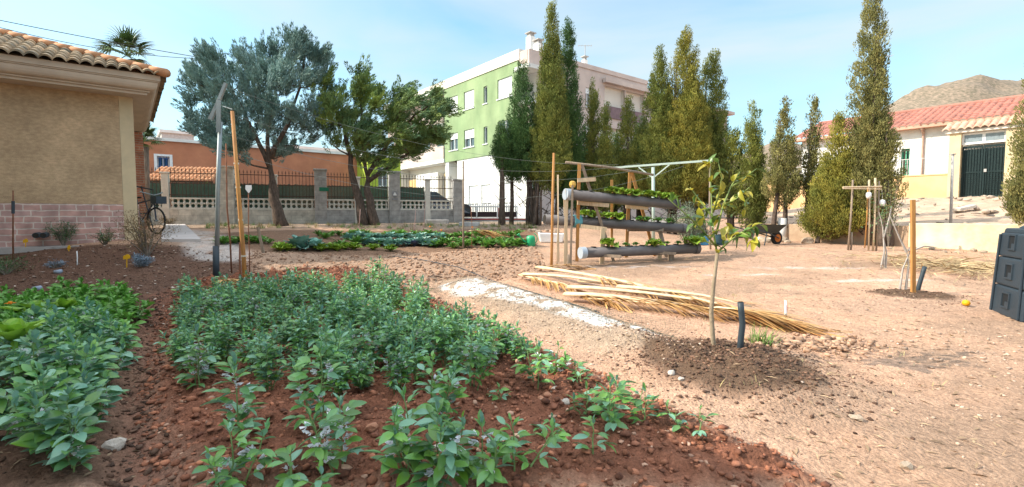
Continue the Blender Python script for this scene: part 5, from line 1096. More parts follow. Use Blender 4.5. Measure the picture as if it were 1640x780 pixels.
# left bed
leftb = [proto(bean(240 + i, .44, 4, bl_, fl=.35, ls=1.25, wide=.6)) for i in range(3)]
PL1 = poly([(-50, 790), (-50, 610), (60, 580), (150, 560), (185, 600), (150, 700), (130, 790)])
for i, q in enumerate(scatter(PL1, .25, 6)):
    o = leftb[i % 3]; o_ = o[0] if not o[1][0] else copy_tree(o[0]); o[1][0] = True
    place(o_, (q[0], q[1], gz(*q) - .01), rb2.uniform(0, 6.28), rb2.uniform(.72, .95)); v_ = ('bottom left', 'bottom right', 'middle left', 'middle right', 'upper left', 'upper right')[min(2, int(max(0, q[1] - 2.2) / .6)) * 2 + int(820 + 785 * q[0] / q[1] > 70)]; tag(o_, 'large leaved broad bean plant in the ' + v_ + ' of the left hand bed', 'bean plant', 'large leaved broad beans of the left bed, ' + v_)
gl = [proto(bean(260 + i, .28, 4, blg, fl=0, ls=1.15, wide=.66, spread=.22, name='leafy_green', cat='leafy vegetable', lowbare=.05)) for i in range(4)]
PL2 = poly([(-50, 600), (-50, 535), (10, 512), (90, 498), (205, 492), (218, 520), (200, 560), (120, 585), (40, 600)])
for i, q in enumerate(scatter(PL2, .21, 7)):
    o = gl[i % 4]; o_ = o[0] if not o[1][0] else copy_tree(o[0]); o[1][0] = True
    place(o_, (q[0], q[1], gz(*q) - .01), rb2.uniform(0, 6.28), rb2.uniform(.8, 1.1)); v_ = ('near left', 'near middle', 'near right', 'far left', 'far middle', 'far right')[int(q[1] > 4.6) * 3 + int(np.clip((820 + 785 * q[0] / q[1] - 10) / 70, 0, 2))]; tag(o_, 'low bright green plant at the ' + v_ + ' of the left bed green patch', 'leafy vegetable', 'leafy plants in the left bed, ' + v_)
lgb = pm('yellow_green_leaf', (.27, .46, .04), (.17, .34, .03), scale=9, rough=.45, spec=.5, island=.2, trans=.3, objrand=.1)
sw = [proto(rosette(170 + i, 11, .24, .13, .5, .25, lgb, 'spinach_beet', '', 'leafy vegetable', .5)) for i in range(2)]
beds(sw, [(GP(60, 548) + [0, 0, .16], 1.15, 0)], 'yellow green broad leaved plant at the top left of the left hand bed', None)
beds(sw, [(GP(105, 540) + [0, 0, .14], .9, 1)], 'second yellow green plant right behind the broad leaved one', None)
beds(sw, [(GP(28, 640) + [0, 0, .28], 1.0, 0)], 'yellow green plant at the left picture edge in the middle of the left bed', None)
beds(sw, [(GP(0, 605) + [0, 0, .2], 1.0, 1)], 'yellow green plant cut by the left picture edge', None)
flower('little orange flower in the far left corner of the left hand bed', GP(20, 545) + [0, 0, .05], .8)
# ================================================================== CITRUS SAPLING AND MOUND
sb_ = GP(1143, 587); Ys = sb_[1]; t = thing('citrus_sapling', 'young citrus sapling with yellowing leaves on a dark soil mound', 'tree', sb_)
S = lambda px, py, dy=0: W(px, py, Ys + dy); sbark = pm('sapling_bark', (.36, .28, .19), (.24, .19, .13), scale=14, rough=.8, bump=.3); sgr = pm('green_twig', (.24, .30, .08), (.16, .22, .06), rough=.6)
mb = MB(); mb.tube([sb_ - [0, 0, .08], S(1143, 560), S(1139, 500), S(1143, 455), S(1149, 405)], [.022, .019, .017, .015, .013], 9, jit=.05, rng=np.random.default_rng(1)); mb.build('trunk', sbark, t, smooth=True)
br = [[(1149, 408, 0), (1142, 370, 0), (1140, 330, .05), (1138, 290, .1), (1136, 255, .12)], [(1147, 395, 0), (1122, 365, -.1), (1095, 340, -.15), (1070, 318, -.2)], [(1147, 375, 0), (1158, 330, .1), (1170, 300, .15), (1185, 275, .2)], [(1151, 402, 0), (1170, 385, -.1), (1188, 372, -.15), (1210, 362, -.2)],
      [(1142, 340, 0), (1152, 310, -.1), (1156, 285, -.15), (1150, 258, -.2)], [(1158, 330, .1), (1180, 318, 0), (1200, 300, -.1)], [(1143, 350, 0), (1120, 320, .15), (1105, 300, .2)], [(1188, 372, -.15), (1202, 380, -.2), (1216, 388, -.25)], [(1170, 300, .15), (1192, 285, .2), (1212, 270, .2)]]
mb = MB(); la = []; ld = []; r = np.random.default_rng(9)
cent = [(1165, 345, 40, 40), (1200, 372, 22, 18), (1168, 372, 18, 14), (1120, 350, 20, 20)]
for b_ in br:
    P = [S(*q) for q in b_]; mb.tube(P, list(np.linspace(.009, .003, len(P))), 6)
    for i in range(len(P) - 1):
        for k in range(4):
            a = P[i] + (P[i + 1] - P[i]) * r.uniform(0, 1); d = unit(P[i + 1] - P[i]) * .5 + unit(r.normal(size=3)); la.append(a); ld.append(unit(d + [0, 0, -.1]))
mb.build('branches', sgr, t, smooth=True)
for (cx_, cy_, wx, wy) in cent:
    for k in range(9): la.append(S(cx_ + r.normal() * wx * .45, cy_ + r.normal() * wy * .45, r.normal() * .09)); ld.append(unit(r.normal(size=3) + [0, 0, -.2]))
def leafset(A_, D_, ln, wd, mat, name, parent, seed):
    r = np.random.default_rng(seed); V = []; F = []; n = 0
    for a, d in zip(A_, D_):
        l = ln * r.uniform(.6, 1.15); s = unit(np.cross(d, [0, 0, 1]) + r.normal(size=3) * .25); s = unit(s - d * (s @ d)); nn = np.cross(s, d); cur = r.uniform(.1, .6)
        for u, w in zip(_ls, _lw):
            c = a + d * l * u - nn * cur * l * u * u
            for v_ in (-1, 0, 1): V.append(c + s * v_ * w * wd * l / ln + nn * abs(v_) * w * wd * .55)
        for m_ in range(4): b = n + m_ * 3; F += [(b, b + 1, b + 4, b + 3), (b + 1, b + 2, b + 5, b + 4)]
        n += 15
    return np_obj(name, np.array(V), np.array(F), mat, parent, smooth=True)
la = np.array(la); ld = np.array(ld); ix = r.permutation(len(la)); h1 = ix[:len(ix) * 11 // 20]; h2 = ix[len(ix) * 11 // 20:]
leafset(la[h1], ld[h1], .095, .045, pm('citrus_leaf', (.12, .22, .035), (.07, .14, .03), rough=.35, spec=.6, island=.3, trans=.25), 'green_leaves', t, 1)
leafset(la[h2], ld[h2], .095, .05, pm('citrus_leaf_yellow', (.52, .42, .04), (.30, .32, .04), rough=.4, spec=.5, island=.3, trans=.35), 'yellow_leaves', t, 2)
def tubepipe(label, px0, py0, px1, py1, bend, r_):
    b = GP(px0, py0); q = W(px1, py1, b[1]); m_ = (b + q) / 2 + [bend, 0, 0]; d = unit(q - m_); mb = MB(); mb.tube([b - [0, 0, .08], b * .7 + m_ * .3, m_, m_ * .4 + q * .6, q], r_, 14); o = mb.build('irrigation_tube', dkpl, loc=b, smooth=False)
    for p_ in o.data.polygons: p_.use_smooth = len(p_.vertices) == 4
    tag(o, label, 'tube'); mb = MB(); mb.tube([q - d * .002, q + d * .004], r_ * .75, 14); mb.build('opening', hole, o); return o
tubepipe('bent black plastic tube standing in the mound beside the citrus sapling', 1184, 592, 1186, 484, .018, .023)
tubepipe('short black tube leaning by the orange stake of the far small mound', 1469, 474, 1481, 427, 0, .028)
b = GP(1260, 524); o = stake('marker_stick', 'white marker stick with a red band at the end of the palm fronds', b, W(1258, 481, b[1]), .013, wframe, cat='marker'); mb = MB(); c0, c1 = W(1258.6, 497, b[1]), W(1258.3, 489, b[1]); mb.tube([c0, c1], .0145, 8); mb.build('red_band', pm('red_paint', (.6, .06, .08)), o)
b = GP(1463, 476); stake('orange_stake', 'square bright orange timber stake in the small mound on the right', b, W(1462, 320, b[1]), .026, wood_o, square=True)
b = GP(1446, 470); t = thing('dead_sapling', 'dead grey sapling stems leaning on the orange stake', 'sapling', b); mb = MB()
for q in ([(1440, 470), (1446, 430), (1458, 402)], [(1450, 470), (1455, 425), (1452, 400)], [(1458, 402), (1480, 394), (1500, 396)], [(1452, 404), (1440, 380), (1425, 345)], [(1456, 402), (1462, 388)]): mb.tube([W(a, c, b[1] - .05) for a, c in q], list(np.linspace(.018, .006, len(q))), 6, jit=.1, rng=np.random.default_rng(2))
mb.build('stems', pm('dead_wood', (.48, .43, .38), (.32, .28, .25), scale=10, rough=.9), t)
b = GP(1416, 430); t = thing('young_sapling', 'thin leafless young sapling left of the orange stake mound', 'sapling', b); mb = MB()
for q in ([(1416, 430), (1416, 400), (1414, 365), (1408, 340)], [(1418, 432), (1420, 405), (1416, 385)], [(1415, 380), (1424, 350), (1428, 330)], [(1411, 428), (1415, 405)]): mb.tube([W(a, c, b[1]) for a, c in q], list(np.linspace(.02, .006, len(q))), 6)
mb.build('stems', pm('dead_wood', (.48, .43, .38)), t)
shr_t = W(1414, 345, b[1]); V, F = leaves(shr_t + np.random.default_rng(3).normal(size=(160, 3)) * [.12, .12, .22], np.random.default_rng(4).normal(size=(160, 3)), np.random.default_rng(5).normal(size=(160, 3)), np.full(160, .06), np.full(160, .018)); np_obj('leaves', V, F, ros, t)
# plant support trellis of canes
b = GP(1380, 402); Yc = b[1]; t = thing('cane_trellis', 'grey cane trellis with a crossbar in front of the giant cypress', 'trellis', b)
for a0, a1, a2, a3, w, m_ in ((1358, 402, 1366, 288, .022, wood_g), (1362, 404, 1364, 372, .02, wood_g), (1391, 402, 1392, 288, .02, wood_p), (1398, 405, 1402, 285, .025, wood_p), (1403, 406, 1408, 290, .02, wood_g), (1385, 394, 1390, 300, .014, wood_o)):
    mb = MB(); mb.tube([W(a0, a1, Yc) - [0, 0, .05], W((a0 + a2) / 2 + 1, (a1 + a3) / 2, Yc), W(a2, a3, Yc)], w, 7, jit=.1, rng=np.random.default_rng(a0)); mb.build('cane', m_, t, smooth=True)
mb = MB(); mb.tube([W(1350, 300, Yc - .05), W(1412, 299, Yc - .05)], .022, 7); mb.tube([W(1350, 302, Yc - .09), W(1412, 303, Yc - .09)], .012, 7); mb.build('crossbar', wood_p, t)
for px, py, lab in ((1391, 318, 'small white pot hanging on the cane trellis'), (1413, 330, 'small white bottle hanging right of the cane trellis')):
    c = W(px, py, Yc - .1); o = thing('hanging_pot', lab, 'pot', c); mb = MB(); mb.lathe([(.035, 0), (.06, .06), (.055, .13), (.03, .15)], c, 12); mb.build('body', wframe, o, smooth=True); mb = MB(); mb.tube([c + [0, 0, .15], c + [0, .04, .42]], .004, 4); mb.build('string', string, o)
# ================================================================== PALM FRONDS
fr_r = pm('frond_rib', (.74, .58, .38), (.56, .41, .25), scale=4, rough=.7, bump=.2, stretch=(2, 2, 2)); fr_l = pm('frond_leaflet', (.60, .38, .15), (.42, .19, .06), scale=5, rough=.8, island=.4)
def frond(label, a, b_, w, seed, nl, ll, sides=(1, -1), drop=.5, lift=.05, start=.2, mat=fr_l):
    w = w * 1.7; nl = int(nl * .7)
    r = np.random.default_rng(seed); A_ = GP(*a) + [0, 0, lift]; B_ = GP(*b_) + [0, 0, lift * .6]; t = thing('palm_frond', label, 'palm frond', A_ - [0, 0, lift]); pts = [A_ + (B_ - A_) * k / 6 + [0, 0, .05 * math.sin(math.pi * k / 6)] + r.normal(size=3) * .006 for k in range(7)]
    mb = MB(); mb.tube(pts, list(np.linspace(w, w * .3, 7)), 8, flat=.28); mb.build('rib', fr_r, t, smooth=True); d = unit(B_ - A_); s = unit(np.cross(d, [0, 0, 1])); P = []; D_ = []; Ln = []
    for i in range(nl):
        u = start + (1 - start) * r.uniform(0, 1); p = A_ + (B_ - A_) * u + [0, 0, .05 * math.sin(math.pi * u)]; sd_ = sides[i % len(sides)]; P.append(p); D_.append(d * r.uniform(.8, 1.3) + s * sd_ * r.uniform(.12, .5) + [0, 0, r.uniform(-.1, .25)]); Ln.append(ll * r.uniform(.6, 1.15))
    V, F = blades(P, D_, Ln, .022, drop, rng=r); V[:, 2] = np.maximum(V[:, 2], g0(V[:, 0], V[:, 1]) + zone_h(V[:, 0], V[:, 1]) + r.uniform(.004, .02, len(V))); np_obj('leaflets', V, F, mat, t); return t
frond('long pale palm frond rib on top of the pile, pointing left to the rack', (862, 444), (1190, 512), .05, 1, 110, .5, (1, -1), .9, .17, .35)
frond('thick palm frond in the middle of the pile with an orange fringe below', (905, 484), (1215, 520), .055, 2, 170, .45, (1,), .7, .10, .05)
frond('palm frond with bleached rib along the lower side of the pile', (940, 487), (1235, 524), .045, 3, 160, .45, (1, -1), .8, .08, .3)
frond('bare flat palm rib lying straight along the top of the pile', (838, 450), (1120, 486), .05, 14, 20, .35, (1,), .8, .12, .6)
frond('second bare palm rib, wide and bleached, in the middle of the pile', (912, 476), (1175, 506), .055, 15, 24, .35, (1,), .8, .14, .6)
frond('third bare palm rib crossing the right half of the pile', (990, 480), (1205, 506), .05, 16, 24, .35, (-1,), .8, .17, .6)
frond('short palm frond with brown leaflets at the left end of the pile', (835, 447), (985, 492), .04, 4, 150, .4, (1,), .8, .06, .1)
frond('palm frond at the back of the pile, mostly covered', (930, 455), (1160, 500), .045, 5, 110, .5, (-1, 1), .8, .06, .3)
frond('spread frond tip at the right end of the pile by the marker stick', (1130, 508), (1262, 528), .03, 6, 190, .55, (1, -1), .5, .10, .2)
frond('dry brown frond scraps at the foot of the plant rack', (862, 436), (925, 432), .015, 7, 90, .45, (1, -1), .8, .05, .0)
frond('pile of dry brown frond tips on the far bed beside the brown stake', (752, 382), (790, 384), .02, 8, 150, .9, (1, -1), .6, .22, .0)
frond('dry pale leaf heap at the foot of the orange wooden stake', (340, 462), (395, 468), .015, 9, 120, .4, (1, -1), .6, .06, .0)
# straw pile, and litter
def litter(name, label, P, seed, ln, wd, mat, lift=.01, hz_=0, kind='stuff'):
    r = np.random.default_rng(seed); n = len(P); a = r.uniform(0, 6.28, n); d = np.stack([np.cos(a), np.sin(a), r.normal(size=n) * .12], 1); z = g0(P[:, 0], P[:, 1]) + zone_h(P[:, 0], P[:, 1]) + lift + r.uniform(0, 1, n) * hz_
    V, F = leaves(np.stack([P[:, 0], P[:, 1], z], 1), d, np.tile([0, 0, 1.], (n, 1)) + r.normal(size=(n, 3)) * .3, r.uniform(.4, 1.3, n) * ln, r.uniform(.6, 1.3, n) * wd); o = np_obj(name, V, F, mat); tag(o, label, name.replace('_', ' '), kind=kind); return o
rl = np.random.default_rng(12); c = G(1535, 432)[:2]; n = 900; Pn = c + rl.normal(size=(n, 2)) * [.75, .7]
litter('straw', 'heap of dry straw and reeds lying before the low yellow wall', Pn, 1, .7, .02, pm('straw', (.52, .38, .20), (.34, .25, .14), scale=4, rough=.9, island=.4), .01, .09)
def inframe(n, r, y0, y1, pw=1.0): Y = y0 + (y1 - y0) * r.uniform(0, 1, n) ** pw; return np.stack([Y * r.uniform(-1.12, 1.12, n), Y], 1)
Pn = inframe(9000, rl, 2, 14, 1.0); keep = (sdist(P_BED, Pn[:, 0], Pn[:, 1]) < -.1); Pn = Pn[keep][:5200]
litter('dry_litter', 'scattered dry leaves, straw bits and twigs on the bare ground', Pn, 2, .07, .012, pm('dry_litter', (.42, .30, .18), (.20, .13, .08), scale=4, rough=.9, island=.6), .004)
# ---- stones
def stones(name, label, P, S_, seed, mat, sink=.25):
    r = np.random.default_rng(seed); z = g0(P[:, 0], P[:, 1]) + zone_h(P[:, 0], P[:, 1]) + S_ * (.4 - sink); V, F = rocks(np.stack([P[:, 0], P[:, 1], z], 1), S_, r); o = np_obj(name, V, F, mat); tag(o, label, name.replace('_', ' '), kind='stuff')
clod = pm('red_clod', (.40, .16, .085), (.16, .065, .04), scale=9, rough=.95, island=.45, bump=.5, bscale=60); clod2 = pm('pale_pebble', (.52, .40, .31), (.36, .24, .17), scale=9, rough=.95, island=.4, bump=.4, bscale=60)
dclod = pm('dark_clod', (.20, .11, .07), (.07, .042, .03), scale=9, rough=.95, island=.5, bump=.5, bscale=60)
def within(P_, n, r, m_=0, y1=99):
    lo, hi = P_.min(0), P_.max(0); q = r.uniform(lo, hi, (n * 4, 2)); k = (sdist(P_, q[:, 0], q[:, 1]) > m_) & (q[:, 1] < y1); return q[k][:n]
Pn = within(P_BED, 26000, rl, -.12); stones('soil_clods', 'red brown clods of tilled soil covering the bean bed', Pn, .004 + .024 * rl.uniform(0, 1, len(Pn)) ** 2.8, 3, clod, .15)
Pn = within(P_BED, 1500, rl, -.1); stones('pale_stones', 'pale and orange pebbles scattered among the clods of the bean bed', Pn, .007 + .018 * rl.uniform(0, 1, len(Pn)) ** 3, 4, pm('bed_pebble', (.55, .36, .25), (.38, .20, .13), scale=4, rough=.9, island=.35), .15)
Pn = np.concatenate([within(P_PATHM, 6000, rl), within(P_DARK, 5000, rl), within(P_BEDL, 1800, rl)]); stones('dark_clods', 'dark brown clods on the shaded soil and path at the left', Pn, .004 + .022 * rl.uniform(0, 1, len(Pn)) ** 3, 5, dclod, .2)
Pn = inframe(16000, rl, 1.9, 12, .8); Pn = Pn[sdist(P_BED, Pn[:, 0], Pn[:, 1]) < 0]; Pn = Pn[(Pn[:, 0] > -2.2)]; Pn = Pn[fbm(Pn[:, 0] * .8, Pn[:, 1] * .8, 4, 3) + rl.normal(size=len(Pn)) * .12 > .05][:7000]; stones('gravel', 'small pale gravel and crumbs on the trodden sandy ground', Pn, .003 + .013 * rl.uniform(0, 1, len(Pn)) ** 4, 6, clod2, .3)
Pn = within(P_RIDGE, 2600, rl, -.25); stones('ridge_gravel', 'gravel and crumbs on the low bank with the white powder', Pn, .004 + .016 * rl.uniform(0, 1, len(Pn)) ** 3, 7, clod2, .2)
for m_, n_, sx, sy, nm, lb in ((M1, 4200, .38, .42, 'mound_crumbs', 'dark crumbs of compost forming the mound around the citrus sapling'), (M2, 600, .35, .25, 'mound_crumbs', 'dark crumbs of compost around the orange stake')):
    Pn = m_ + rl.normal(size=(n_, 2)) * [sx, sy]; stones(nm, lb, Pn, .004 + .014 * rl.uniform(0, 1, n_) ** 3, 8, dclod, .2)
c = G(1305, 556)[:2]; Pn = c + rl.normal(size=(420, 2)) * [.3, .17]; stones('wood_chips', 'heap of broken pale clods behind the sapling mound', Pn, .010 + .028 * rl.uniform(0, 1, 420) ** 1.5, 9, pm('broken_clod', (.52, .33, .22), (.28, .17, .11), scale=6, rough=.95, island=.45), -.4)
c = G(1600, 560)[:2]; Pn = c + rl.normal(size=(260, 2)) * [.6, .6]; stones('crumbled_clods', 'loose clods on the sand in front of the compost bin', Pn, .006 + .02 * rl.uniform(0, 1, 260) ** 2, 10, clod2, .1)
Pn = within(P_MID, 4000, rl, -.2); stones('bed_clods', 'orange brown clods on the tilled strip before the cabbages', Pn, .008 + .04 * rl.uniform(0, 1, len(Pn)) ** 3, 11, pm('orange_clod', (.40, .24, .15), (.22, .13, .085), scale=6, rough=.95, island=.4), .2)
stm = [npmesh('stone', *rock_mesh(i)) for i in range(5)]; stmat = pm('field_stone', (.46, .37, .28), (.30, .23, .17), scale=5, rough=.9, bump=.5, bscale=14); redst = pm('red_stone', (.50, .24, .14), (.38, .17, .10), scale=5, rough=.9, bump=.4)
whst = pm('white_stone', (.66, .58, .50), (.48, .40, .33), scale=4, rough=.9, bump=.5)
stm2 = [npmesh('stone', *rock_mesh(i)) for i in range(5)]; stm3 = [npmesh('stone', *rock_mesh(i + 9)) for i in range(5)]
for m_ in stm: m_.materials.append(stmat)
for m_ in stm2: m_.materials.append(redst)
for m_ in stm3: m_.materials.append(whst)
rs = random.Random(8)
def stone1(px, py, s, label, meshes=stm, group=None, name='stone', cat='stone', z=0):
    p = GP(px, py); o = link(bpy.data.objects.new(name, rs.choice(meshes))); o.location = (p[0], p[1], p[2] + s * .25 + z); o.scale = (s, s * rs.uniform(.7, 1), s * rs.uniform(.7, 1)); o.rotation_euler = (0, 0, rs.uniform(0, 6)); tag(o, label, cat, group); return o
for px, py, s, lab, ms in ((595, 715, .045, 'orange brown stone at the foot of the flowering bean near the bottom', stm2), (638, 770, .06, 'fist sized orange stone at the bottom between bean plants', stm2), (812, 642, .035, 'reddish stone on dark soil in the middle of the bean bed', stm2), (878, 655, .05, 'largest orange stone of the cluster near the gravel bank', stm2), (888, 645, .04, 'pale grey stone behind the largest orange stone', stm3), (868, 662, .035, 'left orange stone of the cluster near the gravel bank', stm2), (907, 672, .035, 'pale stone right of the orange cluster', stm3), (184, 730, .06, 'pinkish stone on the path beside the left hand bed', stm3),
                         (1372, 683, .045, 'grey clod on the sand below the sapling shadow', stm), (1452, 757, .035, 'lone grey stone at the bottom right on the sand', stm), (1075, 618, .04, 'pale stone left of the sapling mound', stm3), (1090, 628, .03, 'smaller pale stone beside the pale stone left of the mound', stm3), (835, 715, .03, 'small brown stone among the clods left of the thin seedling', stm2), (700, 738, .03, 'small pale stone between the big bean plants at the bottom', stm3)):
    stone1(px, py, s, lab, ms)
for k in range(26): px = 1215 + k * 9.5 + rs.uniform(-3, 3); stone1(px, 386 + rs.uniform(-2, 5) + max(0, (px - 1400)) * .08, rs.uniform(.11, .26), 'pale field stone in the row along the foot of the ruined wall', rs.choice((stm, stm3)), 'stones along the foot of the ruined wall')
for k in range(8): stone1(1430 + k * 21 + rs.uniform(-6, 6), 399 + rs.uniform(-2, 4) + k * .8, rs.uniform(.05, .11), 'small stone at the foot of the low yellow wall', stm, 'small stones below the yellow wall')
for k in range(7): stone1(848 + k * 7, 372 + rs.uniform(-2, 3), rs.uniform(.08, .15), 'small rock under the bare cypress trunks left of the rack', stm, 'rocks under the cypress trunks')
# white slabs leaning on the wall foot
for px, rz_, lab in ((1288, .3, 'left white slab leaning on the ruined wall behind the wheelbarrow'), (1318, -.2, 'right white slab leaning on the ruined wall near the small cypress')):
    p = GP(px, 383); mb = MB(); mb.prism([p + np.array(v) for v in ((-.22, 0, -.05), (.2, 0, -.05), (.25, .12, -.05), (-.2, .12, -.05))], [p + np.array(v) for v in ((-.12, .12, .62), (.10, .12, .55), (.12, .2, .55), (-.1, .2, .62))]); tag(mb.build('stone_slab', whst, loc=p, bevel=.02), lab, 'slab')
# ================================================================== COMPOST BIN
cbm = pm('bin_plastic', (.032, .048, .064), (.024, .036, .048), scale=2, rough=.55, bump=.12, bscale=60); Cn = W(1633, 518, 5.35); Cn[2] = gz(Cn[0], Cn[1]) - .01
a_ = math.atan2(.89, .45); binn = thing('compost_bin', 'dark blue grey plastic compost bin with square vents at the right edge', 'bin', Cn, a_)   # local x runs back along the visible side
HB = 1.02; sd_ = .80
def bp(x, y, z): k = .045 * z; return (k + x * (1 - 2 * k / sd_), -(k + y * (1 - 2 * k / sd_)), z)
mb = MB(); n_ = 0
for z0, z1 in ((0, .35), (.354, .69), (.694, .98)): mb.prism([bp(0, 0, z0), bp(sd_, 0, z0), bp(sd_, sd_, z0), bp(0, sd_, z0)][::-1], [bp(0, 0, z1), bp(sd_, 0, z1), bp(sd_, sd_, z1), bp(0, sd_, z1)][::-1])
body = mb.build('body', cbm, binn, bevel=.025)
mb = MB(); mb.prism([bp(.02, .02, .975), bp(.76, .02, .975), bp(.76, .76, .975), bp(.02, .76, .975)][::-1], [bp(.03, .03, 1.035), bp(.75, .03, 1.035), bp(.75, .75, 1.035), bp(.03, .75, 1.035)][::-1]); mb.prism([bp(.12, .12, 1.037), bp(.66, .12, 1.037), bp(.66, .66, 1.037), bp(.12, .66, 1.037)][::-1], [bp(.16, .16, 1.07), bp(.62, .16, 1.07), bp(.62, .62, 1.07), bp(.16, .62, 1.07)][::-1]); lid = mb.build('lid', cbm, binn, bevel=.015)
vent_d = pm('vent_dark', (.012, .015, .018)); 
for z in (.12, .46, .80):
    for face in (0, 1):
        for u0 in ((.30,) if face == 0 else (.32,)):
            w = .17; h_ = .15
            def fp(u, v, o): 
                q = np.array(bp(u, 0, v)) if face == 0 else np.array(bp(0, u, v)); return q + (np.array([0, o, 0]) if face == 0 else np.array([-o, 0, 0]))
            mb = MB(); mb.prism([fp(u0, z, .002), fp(u0 + w, z, .002), fp(u0 + w, z + h_, .002), fp(u0, z + h_, .002)], [fp(u0, z, .004), fp(u0 + w, z, .004), fp(u0 + w, z + h_, .004), fp(u0, z + h_, .004)]); v_ = mb.build('vent', vent_d, binn)
            mb = MB(); e = .018
            for (a0, b0, a1, b1) in ((u0 - e, z - e, u0, z + h_ + e), (u0 + w, z - e, u0 + w + e, z + h_ + e), (u0, z - e, u0 + w, z), (u0, z + h_, u0 + w, z + h_ + e), (u0 + w * .0, z + .0, u0 + w * .45, z + h_ * .4)): mb.prism([fp(a0, b0, 0), fp(a1, b0, 0), fp(a1, b1, 0), fp(a0, b1, 0)], [fp(a0, b0, .016), fp(a1, b0, .016), fp(a1, b1, .016), fp(a0, b1, .016)])
            mb.build('vent_frame', cbm, v_)
for u in (.03, .74):
    mb = MB(); mb.bar(np.array(bp(u, 0, .02)) + [0, .012, 0], np.array(bp(u, 0, .96)) + [0, .012, 0], .03, .02, ref=(0, 1, 0)); mb.build('corner_rib', cbm, binn, bevel=.005)
# ================================================================== SMALL THINGS
p = GP(1547, 492); o = thing('orange_fruit', 'small orange fruit lying on the sand left of the compost bin', 'fruit', p); mb = MB(); mb.lathe([(.001, 0), (.03, .006), (.045, .035), (.032, .068), (.001, .075)], p, 14); mb.build('peel', pm('orange_peel', (.85, .42, .01), (.75, .34, .01), rough=.5), o, smooth=True); mb = MB(); mb.tube([p + [0, 0, .07], p + [.005, 0, .085]], .005, 5); mb.build('stalk', grn, o)
# wheelbarrow
p = GP(1226, 392); wb = thing('wheelbarrow', 'dark wheelbarrow with an orange wheel parked by the ruined wall', 'wheelbarrow', p, .35)
mb = MB(); mb.prism([(-.22, -.2, .32), (.25, -.15, .32), (.25, .15, .32), (-.22, .2, .32)], [(-.42, -.32, .58), (.48, -.26, .56), (.48, .26, .56), (-.42, .32, .58)]); mb.build('tray', pm('dark_steel', (.04, .045, .04), rough=.5), wb)
mb = MB(); mb.tube([(.42, -.02, .18), (.42, .05, .18)], .18, 16); w_ = mb.build('wheel', rubber, wb); mb = MB(); mb.tube([(.42, -.03, .18), (.42, .06, .18)], .11, 14); mb.build('rim', pm('orange_rim', (.7, .2, .04)), w_)
for s in (-1, 1):
    mb = MB(); mb.tube([(.42, .06 * s, .18), (-.1, .2 * s, .33), (-.85, .27 * s, .5)], .018, 6); mb.build('handle', dkpl, wb); mb = MB(); mb.tube([(-.2, .22 * s, .35), (-.28, .22 * s, 0)], .015, 6); mb.build('leg', dkpl, wb)
# watering can and tub
p = GP(850, 396) ; wc = thing('watering_can', 'green plastic watering can at the right end of the vegetable bed', 'watering can', p); gp_ = pm('green_plastic', (.02, .38, .16), (.015, .32, .13), rough=.4, spec=.5)
mb = MB(); mb.lathe([(.11, 0), (.12, .02), (.12, .2), (.10, .26), (.06, .28)], p, 18); mb.build('body', gp_, wc, smooth=True); mb = MB(); mb.tube([p + [-.1, 0, .06], p + [-.24, -.03, .2], p + [-.30, -.04, .28]], [.03, .018, .016], 8); mb.tube([p + [-.29, -.04, .265], p + [-.33, -.05, .32]], [.02, .045], 10); mb.build('spout', gp_, wc)
mb = MB(); mb.tube([p + np.array([.05 + .12 * math.sin(a), 0, .2 - .14 * math.cos(a)]) for a in np.linspace(.2, 2.9, 8)], .012, 6); mb.build('handle', gp_, wc)
p = GP(886, 390); tb = thing('tub', 'long white trough behind the watering can left of the rack', 'tub', p); mb = MB(); mb.prism([p + np.array(v) for v in ((-.35, 0, 0), (.25, -.1, 0), (.25, .3, 0), (-.35, .4, 0))], [p + np.array(v) for v in ((-.4, -.04, .27), (.3, -.14, .26), (.3, .36, .26), (-.4, .46, .27))]); mb.build('body', wframe, tb, bevel=.03); mb = MB(); mb.prism([p + np.array(v) for v in ((-.36, .02, .262), (.26, -.08, .25), (.26, .30, .25), (-.36, .4, .262))], [p + np.array(v) for v in ((-.36, .02, .275), (.26, -.08, .266), (.26, .30, .266), (-.36, .4, .275))]); mb.build('soil', dclod, tb)
for px, py, h_, c_, lab in ((1112, 392, .30, (.04, .22, .10), 'green bucket behind the right end of the lowest pipe'), (1128, 393, .26, (.05, .25, .45), 'blue bucket beside the green bucket'), (1152, 392, .28, (.03, .07, .09), 'dark bucket right of the blue bucket')):
    p = GP(px, py); o = thing('bucket', lab, 'bucket', p); mb = MB(); mb.lathe([(.10, 0), (.13, h_), (.14, h_ + .005), (.12, h_ - .01), (.09, .03)], p, 16); mb.build('body', pm('bucket_' + lab.split()[0], c_, rough=.4), o, smooth=False); mb = MB(); mb.tube([p + np.array([.13 * math.cos(a), 0, h_ - .02 + .06 * math.sin(a)]) for a in np.linspace(0, math.pi, 9)], .005, 5); mb.build('handle', wframe, o)
